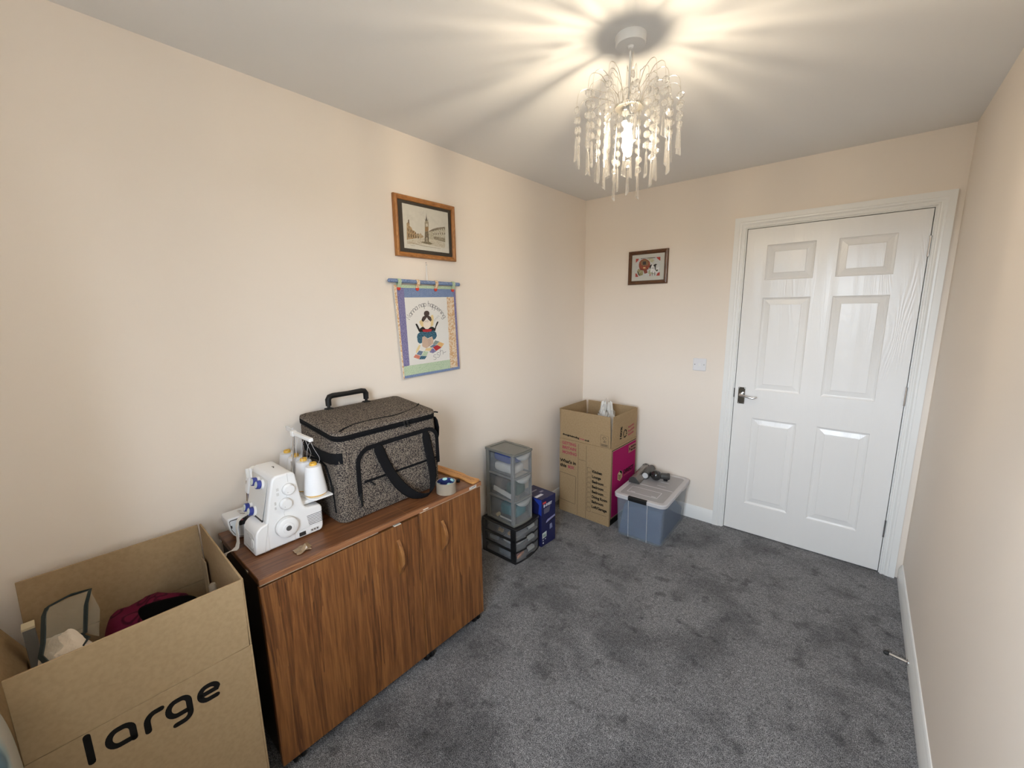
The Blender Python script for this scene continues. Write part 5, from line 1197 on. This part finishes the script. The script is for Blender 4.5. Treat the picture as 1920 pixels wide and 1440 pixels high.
cloth('taupe_fabric', 'taupe fabric at the back of the middle grey drawer', 'fabric', inside(-.055, -.003, .222), (.036, .054, .048), mat('taupe', (.18, .15, .13), .9), 6)
o = obj('zip_strip', MB().box(-.075, .085, -.0035, .0035, 0, .030), mat('white_tape', (.74, .73, .70), .8), smooth=0, bevel=.001)
o.location = inside(.0, -.066, .1765); o.rotation_euler = (0, .13, -.052); tag(o, 'white ribbed tape strip slanting across the middle grey drawer', 'tape strip')
o = obj('white_roll', MB().lathe([(.004, -.022), (.015, -.022), (.015, .022), (.004, .022)], (0, 0, 0), 18, 'x'), mat('white_roll', (.75, .74, .72), .8)); o.location = inside(.075, .03, .262)
o.rotation_euler = (0, .2, .5); tag(o, 'small white roll behind the front of the middle grey drawer', 'roll')
cloth('teal_fabric', 'teal cloth in the bottom grey drawer', 'fabric', inside(.03, 0, .075), (.070, .060, .040), mat('teal_cloth', (.035, .19, .22), .9), 7)
o = obj('wooden_reel', MB().lathe([(.012, -.010), (.012, -.007), (.007, -.006), (.007, .006), (.012, .007), (.012, .010)], (0, 0, 0), 18, 'y'), mat('reel_wood', (.60, .48, .26), .6)); o.location = inside(-.045, -.0585, .0275); tag(o, 'small wooden reel at the left of the bottom grey drawer', 'reel')
o = obj('white_rod', MB().tube([(-.055, 0, 0), (.055, 0, 0)], .005, 10), mat('white_rod', (.70, .68, .62), .6)); o.location = inside(.03, -.060, .0215); o.rotation_euler = (0, 0, -.05); tag(o, 'white rod lying along the bottom grey drawer', 'rod')

# black three drawer unit
bu = thing('drawer_unit', 'black low three drawer unit on the carpet under the grey tower', 'drawer unit', (.1675, -1.1505, 0))
bx0, bx1, bh, bt = -.1445, .128, .1175, .231
cur = front_curve(bx1, bh, .016)
def bplan(d=0.0, notch=None):
    pts = [(x + d, y) for x, y in cur]
    return [(bx0, -bh), (bx0, bh)] + pts[::-1]
M['unitblack'] = mat('unit_black', (.010, .010, .011), .40)
obj('base', MB().prism(bplan(), 'z', 0, .012), M['unitblack'], bu, bevel=.002)
obj('top', MB().prism(bplan(.004), 'z', bt - .014, bt - .0005), M['unitblack'], bu, bevel=.003)
obj('back_panel', MB().box(bx0, bx0 + .004, -bh + .01, bh - .01, .012, bt - .014), M['unitblack'], bu)
for y in (-bh, bh - .010):
    obj('post', MB().box(bx1 - .036, bx1 + .002, y, y + .010, .012, bt - .014), M['unitblack'], bu, bevel=.0015)
    obj('post', MB().box(bx0, bx0 + .030, y, y + .010, .012, bt - .014), M['unitblack'], bu, bevel=.0015)
for z in (.080, .150):
    s = MB().box(bx0 + .028, bx1 - .03, -bh + .001, -bh + .009, z - .009, z + .005).box(bx0 + .028, bx1 - .03, bh - .009, bh - .001, z - .009, z + .005)
    for k in (0, 1):
        part_ = [(x + .002, y) for x, y in cur if (y < -.020 if k == 0 else y > .045)]
        yy0, yy1 = (part_[0][1], part_[-1][1])
        s.prism([(bx1 - .02, yy0), (bx1 - .02, yy1)] + part_[::-1], 'z', z - .008, z + .002)
    xa = bx1 + .016 * (1 - (.022 / bh) ** 2)
    s.prism([(bx1 - .02, -.024), (bx1 - .02, .048)] + [(xa - .010, .048), (xa - .010, -.024)], 'z', z - .008, z + .0)
    obj('shelf_rail', s, M['unitblack'], bu, bevel=.001)
for i, (z0, z1) in enumerate(((.0135, .070), (.0835, .1405), (.1535, .216))):
    y0, y1 = -bh + .0115, bh - .0115
    fx = lambda y: bx1 - .001 + .016 * (1 - (y / bh) ** 2)
    dm = MB()
    N_ = 16; ys = [y0 + (y1 - y0) * k / N_ for k in range(N_ + 1)]
    outer = [(fx(y) - (.010 if -.022 < y < .046 else 0), y) for y in ys]
    dm.prism([(bx1 - .008, y0), (bx1 - .008, y1)] + outer[::-1], 'z', z0, z1)
    dm.box(bx0 + .006, bx1 - .009, y0, y0 + .0018, z0, z1 - .006).box(bx0 + .006, bx1 - .009, y1 - .0018, y1, z0, z1 - .006).box(bx0 + .006, bx1 - .009, y0 + .002, y1 - .002, z0, z0 + .0018)
    dr = obj('drawer', dm, M['drawerclear'], bu, smooth=20)
    obj('handle', MB().prism([(bx1 - .002, -.020), (bx1 - .002, .044), (fx(.044) + .010, .044), (fx(-.02) + .010, -.020)], 'z', z1 - .004, z1 - .001).box(fx(0) + .008, fx(0) + .010, -.020, .044, z1 - .018, z1 - .001), M['lipclear'], dr, bevel=.0008)
def ins2(x, y, z): return (.1675 + x, -1.1505 + y, z)
for x, lbx in ((-.01, 'amber thread reel nearer the middle of the top black drawer'), (.068, 'amber thread reel at the front of the top black drawer')):
    o = obj('thread_reel', MB().lathe([(.013, -.014), (.013, -.011), (.011, -.010), (.0115, 0), (.011, .010), (.013, .011), (.013, .014)], (0, 0, 0), 18, 'x'), mat('amber_thread', (.50, .27, .04), .6)); o.location = ins2(x, -.086, .170); tag(o, lbx, 'thread reel', 'amber thread reels')
cloth('grey_cloth', 'grey cloth in the top black drawer behind the clear front', 'fabric', ins2(.03, .02, .175), (.075, .065, .018), mat('grey_cloth', (.14, .14, .16), .9), 8)
cloth('spotted_fabric', 'white spotted fabric in the middle black drawer', 'fabric', ins2(.046, .0, .112), (.062, .086, .022), mat('spotted', (.72, .71, .69), .9, var=(.05, .05, .05), scale=90, ramp=(.66, .70)), 9)
cloth('blue_pouch', 'pale blue pouch at the side of the middle black drawer', 'pouch', ins2(-.070, -.082, .102), (.036, .015, .014), mat('pale_blue', (.30, .36, .42), .6), 10)
cloth('steel_pouch', 'steel blue pouch at the side of the bottom black drawer', 'pouch', ins2(.03, -.083, .038), (.055, .018, .020), mat('steel_blue', (.16, .20, .24), .6), 12)
o = obj('needle_packet', MB().box(-.003, .003, -.045, .045, -.016, .016), mat('red_packet', (.55, .10, .06), .5), bevel=.0015); o.location = ins2(.108, -.050, .047); o.rotation_euler = (0, .2, .15); tag(o, 'red packet upright behind the front of the bottom black drawer', 'packet')
o = obj('needle_packet', MB().box(-.003, .003, -.038, .038, -.009, .009), mat('orange_packet', (.66, .30, .16), .5), bevel=.0015); o.location = ins2(.117, -.052, .034); o.rotation_euler = (0, .1, .15); tag(o, 'orange packet in front of the red one in the bottom black drawer', 'packet')
cloth('maroon_cloth', 'maroon scrap of cloth right of centre in the bottom black drawer', 'fabric', ins2(.085, .060, .035), (.022, .028, .017), mat('maroon', (.20, .04, .06), .9), 13)
# blue shredder carton
sb = thing('shredder_box', 'dark blue shredder carton between the drawers and the far moving box', 'carton', (.115, -1.002, 0), -.061)
navy = mat('navy_print', (.012, .014, .070), .35)
obj('carton', MB().box(0, .192, 0, .143, 0, .327), navy, sb, bevel=.0015)
def sbf(polys, m, h=.0004, name='printed_panel'):
    mb = MB()
    for p in polys: mb.prism(p, 'x', .192, .192 + h)
    return obj(name, mb, m, sb, smooth=0)
wht = mat('print_white', (.62, .62, .68), .5); red = mat('print_red', (.50, .04, .04), .5)
sbf([[(.012, .291), (.046, .291), (.046, .304), (.012, .304)]], red)
text(sb, '8', (.1922, .020, .268), (0, 1, 0), (0, 0, 1), .026, wht, .0012)
text(sb, '-SHEET', (.1922, .036, .270), (0, 1, 0), (0, 0, 1), .024, wht, .0012, fit=.070)
sbf([[(.024, .222), (.078, .222), (.088, .262), (.024, .258)]], mat('print_grey', (.10, .10, .15), .5))
sbf([[(.046, .152), (.140, .170), (.140, .182), (.060, .172), (.046, .160)]], mat('print_lilac', (.30, .30, .52), .4))
sbf([[(.040, .146), (.140, .158), (.140, .170), (.046, .152)]], mat('print_dark', (.015, .013, .02), .4))
sbf([[(.083, .094), (.112, .098), (.106, .132), (.083, .130)]], mat('print_steel', (.18, .20, .34), .4))
sbf([[(.008, .055), (.050, .060), (.050, .096), (.008, .092)]], mat('print_lightgreen', (.50, .56, .54), .5))
text(sb, '32', (.1926, .014, .066), (0, 1, 0), (0, 0, 1), .022, mat('print_green', (.10, .20, .16), .5), .0008, fit=.028)
sbf([[(.012, .038), (.020, .038), (.020, .046), (.012, .046)], [(.034, .042), (.044, .042), (.044, .048), (.034, .048)], [(.012, .018), (.022, .018), (.022, .028), (.012, .028)]], wht)
text(sb, 'SHRED', (.1926, .112, .312), (0, 1, 0), (0, 0, 1), .008, wht, fit=.020) if False else None
sd = MB(); sd.prism([(.110, .327 - .004), (.191, .327 - .004), (.191, .216), (.165, .225), (.172, .285), (.125, .318)], 'y', -.0004, 0)
obj('printed_panel', sd, mat('print_royal', (.02, .05, .34), .4), sb, smooth=0)
obj('printed_panel', MB().prism([(.128, .002), (.150, .004), (.150, .072), (.128, .070)], 'z', .327, .3274), wht, sb, smooth=0)
obj('printed_panel', MB().prism([(.060, .02), (.072, .02), (.072, .10), (.060, .10)], 'z', .327, .3274).prism([(.100, .085), (.116, .085), (.116, .115), (.100, .115)], 'z', .327, .3274), mat('print_mauve', (.26, .25, .32), .5), sb, smooth=0)

# ------------------------------------------------------------------ clear storage tub
M['tub'] = clear('clear_tub', (.46, .53, .60), .76, .12, trans=.2)
M['tublid'] = clear('tub_lid', (.66, .64, .64), .36, .3, trans=.35)
M['tubrim'] = clear('tub_rim', (.80, .78, .79), .12, .3, trans=.3)
ub = thing('storage_tub', 'clear plastic storage tub with frosted lid and black latch on the carpet', 'storage tub', (.7485, -.300, 0), .028)
def tubring(z, ex, ey, r=.035): return rrect(-ex, ex, -ey, ey, r, z, 5)
bx_, by_, tx_, ty_ = .153, .250, .163, .262
out_ = [tubring(.001, bx_ - .006, by_ - .006), tubring(.004, bx_, by_), tubring(.285, tx_, ty_)]
inn_ = [tubring(.285, tx_ - .0025, ty_ - .0025), tubring(.007, bx_ - .003, by_ - .003)]
obj('tub', MB().loft(out_ + inn_), M['tub'], ub)
rb_ = MB()
for x in (-.068, .056): rb_.loft([[(x - .0012, -by_ - .001, .006), (x + .0012, -by_ - .001, .006), (x + .0012, -by_ + .001, .006), (x - .0012, -by_ + .001, .006)], [(x * 1.02 - .0012, -ty_ - .001, .280), (x * 1.02 + .0012, -ty_ - .001, .280), (x * 1.02 + .0012, -ty_ + .001, .280), (x * 1.02 - .0012, -ty_ + .001, .280)]])
obj('rib', rb_, M['tubrim'], ub)
lid_ = obj('lid', MB().loft([tubring(.278, tx_ + .008, ty_ + .008, .04), tubring(.276, tx_ + .012, ty_ + .010, .042), tubring(.296, tx_ + .013, ty_ + .011, .042), tubring(.301, tx_ + .009, ty_ + .007, .04), tubring(.301, tx_ - .016, ty_ - .018, .03), tubring(.298, tx_ - .020, ty_ - .022, .028)], cap=False), M['tubrim'], ub)
obj('lid_panel', MB().loft([tubring(.2962, tx_ - .0195, ty_ - .0215, .028), tubring(.2982, tx_ - .0195, ty_ - .0215, .028)]), M['tublid'], lid_)
em = MB()
for a in ((-.11, .09, -.190, -.186), (-.11, .09, -.092, -.088), (-.112, -.108, -.19, -.088), (.088, .092, -.19, -.088), (-.14, .14, -.030, -.022), (.02, .08, .02, .024), (.02, .08, .09, .094), (-.09, -.06, -.178, -.172), (.05, .08, -.178, -.172)): em.box(*a, .2982, .3000)
obj('moulding', em, M['tubrim'], lid_, bevel=.0006)
obj('latch', MB().prism([(-ty_ - .006, .3045), (-ty_ - .0145, .303), (-ty_ - .0165, .296), (-ty_ - .0150, .276), (-ty_ - .011, .275), (-ty_ - .011, .300), (-ty_ + .004, .3015), (-ty_ + .004, .3045)], 'x', -.068, .056), M['blackpl'], ub, bevel=.0015)
obj('handle', MB().box(tx_ + .001, tx_ + .006, .12, .20, .258, .268), M['tubrim'], ub, bevel=.0015)
def tubw(x, y, z): return (.7485 + x * cos(.028) - y * sin(.028), -.300 + x * sin(.028) + y * cos(.028), z)
navycl = mat('denim_cloth', (.022, .050, .150), .8, var=(.04, .085, .19), scale=7)
st_ = MB()
st_.loft([[tubw(-.143 - s, y, .009), tubw(.143 + s, y, .009), tubw(.146 + s, y, .236 * k), tubw(.02, y, .240 * k), tubw(-.110 - s, y, .228 * k)] for y, k, s in ((-.238, .97, 0), (-.20, 1, 0), (.02, .98, 0), (.10, .72, 0), (.20, .45, 0))])
o = obj('folded_fabric', st_, navycl, smooth=30, bevel=.008, seg=3); tag(o, 'stack of folded blue fabric inside the clear storage tub', 'fabric')
cloth('teal_bundle', 'teal fabric bundle on top of the blue fabric inside the clear tub', 'fabric', tubw(.080, -.14, .2575), (.050, .075, .018), mat('tub_teal', (.05, .19, .24), .9), 15)

# ------------------------------------------------------------------ vacuum floor head on the lid
vh = thing('vacuum_head', 'dark grey motorised vacuum head with a swivel ball on the tub lid', 'vacuum attachment', (.66, -.20, .3005))
M['vac'] = mat('vacuum_grey', (.050, .050, .048), .38)
M['vacclear'] = mat('smoked_shell', (.17, .145, .125), .22, coat=.3)
M['vacball'] = mat('vacuum_ball', (.020, .020, .021), .2, coat=.5)
ax0, ax1 = Vector((.628, -.352, .0)), Vector((.598, -.052, .0)); ud = (ax1 - ax0).normalized(); sd_ = Vector((ud.y, -ud.x, 0))
def vp(t, s, z): p = ax0 + ud * t + sd_ * s; return (p.x, p.y, .3005 + z)
shell = [(-.034, .004), (-.036, .020), (-.026, .038), (-.008, .047), (.010, .044), (.026, .026), (.040, .010), (.040, .002), (-.030, .002)]
obj('head', MB().loft([[vp(t, s * k, z * k2) for s, z in shell] for t, k, k2 in ((.006, .96, .96), (.012, 1, 1), (.290, 1, 1), (.296, .96, .96))]), M['vacclear'], vh, world=True)
for t0, t1 in ((-.002, .008), (.294, .304)):
    obj('end_cap', MB().loft([[vp(t, s * 1.04, max(z * 1.04, .0005)) for s, z in shell] for t in (t0, t1)]), M['vac'], vh, world=True, bevel=.002)
c1, c2 = vp(.105, .048, .030), vp(.285, .048, .030)
obj('motor', MB().tube([vp(.112, .046, .029), vp(.116, .046, .029), vp(.276, .046, .029), vp(.282, .046, .029)], [.024, .0275, .0275, .024], 24), M['vac'], vh, world=True)
obj('motor_cap', MB().tube([vp(.108, .046, .029), vp(.1125, .046, .029)], [.020, .021], 24), mat('cap_silver', (.60, .61, .62), .3), vh, world=True)
obj('bridge', MB().loft([[vp(t, .018, .006), vp(t, .05, .006), vp(t, .05, .04), vp(t, .018, .040)] for t in (.125, .27)]), M['vac'], vh, world=True, bevel=.004)
bc = Vector((.730, -.205, .3005 + .0378))
obj('neck', MB().tube([vp(.175, .06, .028), tuple(bc - Vector((.022, 0, .002)))], [.015, .017], 16), M['blackpl'], vh, world=True)
obj('ball', MB().ball(tuple(bc), .0372, 28, 18), M['vacball'], vh, world=True)
ring = [tuple(bc + Vector((.0376 * cos(2 * pi * k / 32) * .75, .0376 * sin(2 * pi * k / 32), .0376 * cos(2 * pi * k / 32) * .66))) for k in range(33)]
obj('ball_seam', MB().tube(ring, .0012, 6), M['blackpl'], vh, world=True)
td = Vector((.86, .50, -.05)).normalized()
n0 = bc + td * .026
obj('nozzle', MB().tube([tuple(n0), tuple(n0 + td * .012), tuple(n0 + td * .050), tuple(n0 + td * .052), tuple(n0 + td * .064), tuple(n0 + td * .066)], [.0195, .022, .0220, .0238, .0238, .0205], 24), M['vac'], vh, world=True)
obj('bore', MB().tube([tuple(n0 + td * .0655), tuple(n0 + td * .0668)], .0155, 20), M['rubber'], vh, world=True)
pc = n0 + td * .040
obj('connector', MB().box(pc.x - .014, pc.x + .014, pc.y - .008, pc.y + .008, pc.z - .0345, pc.z - .014), M['blackpl'], vh, world=True, bevel=.002)
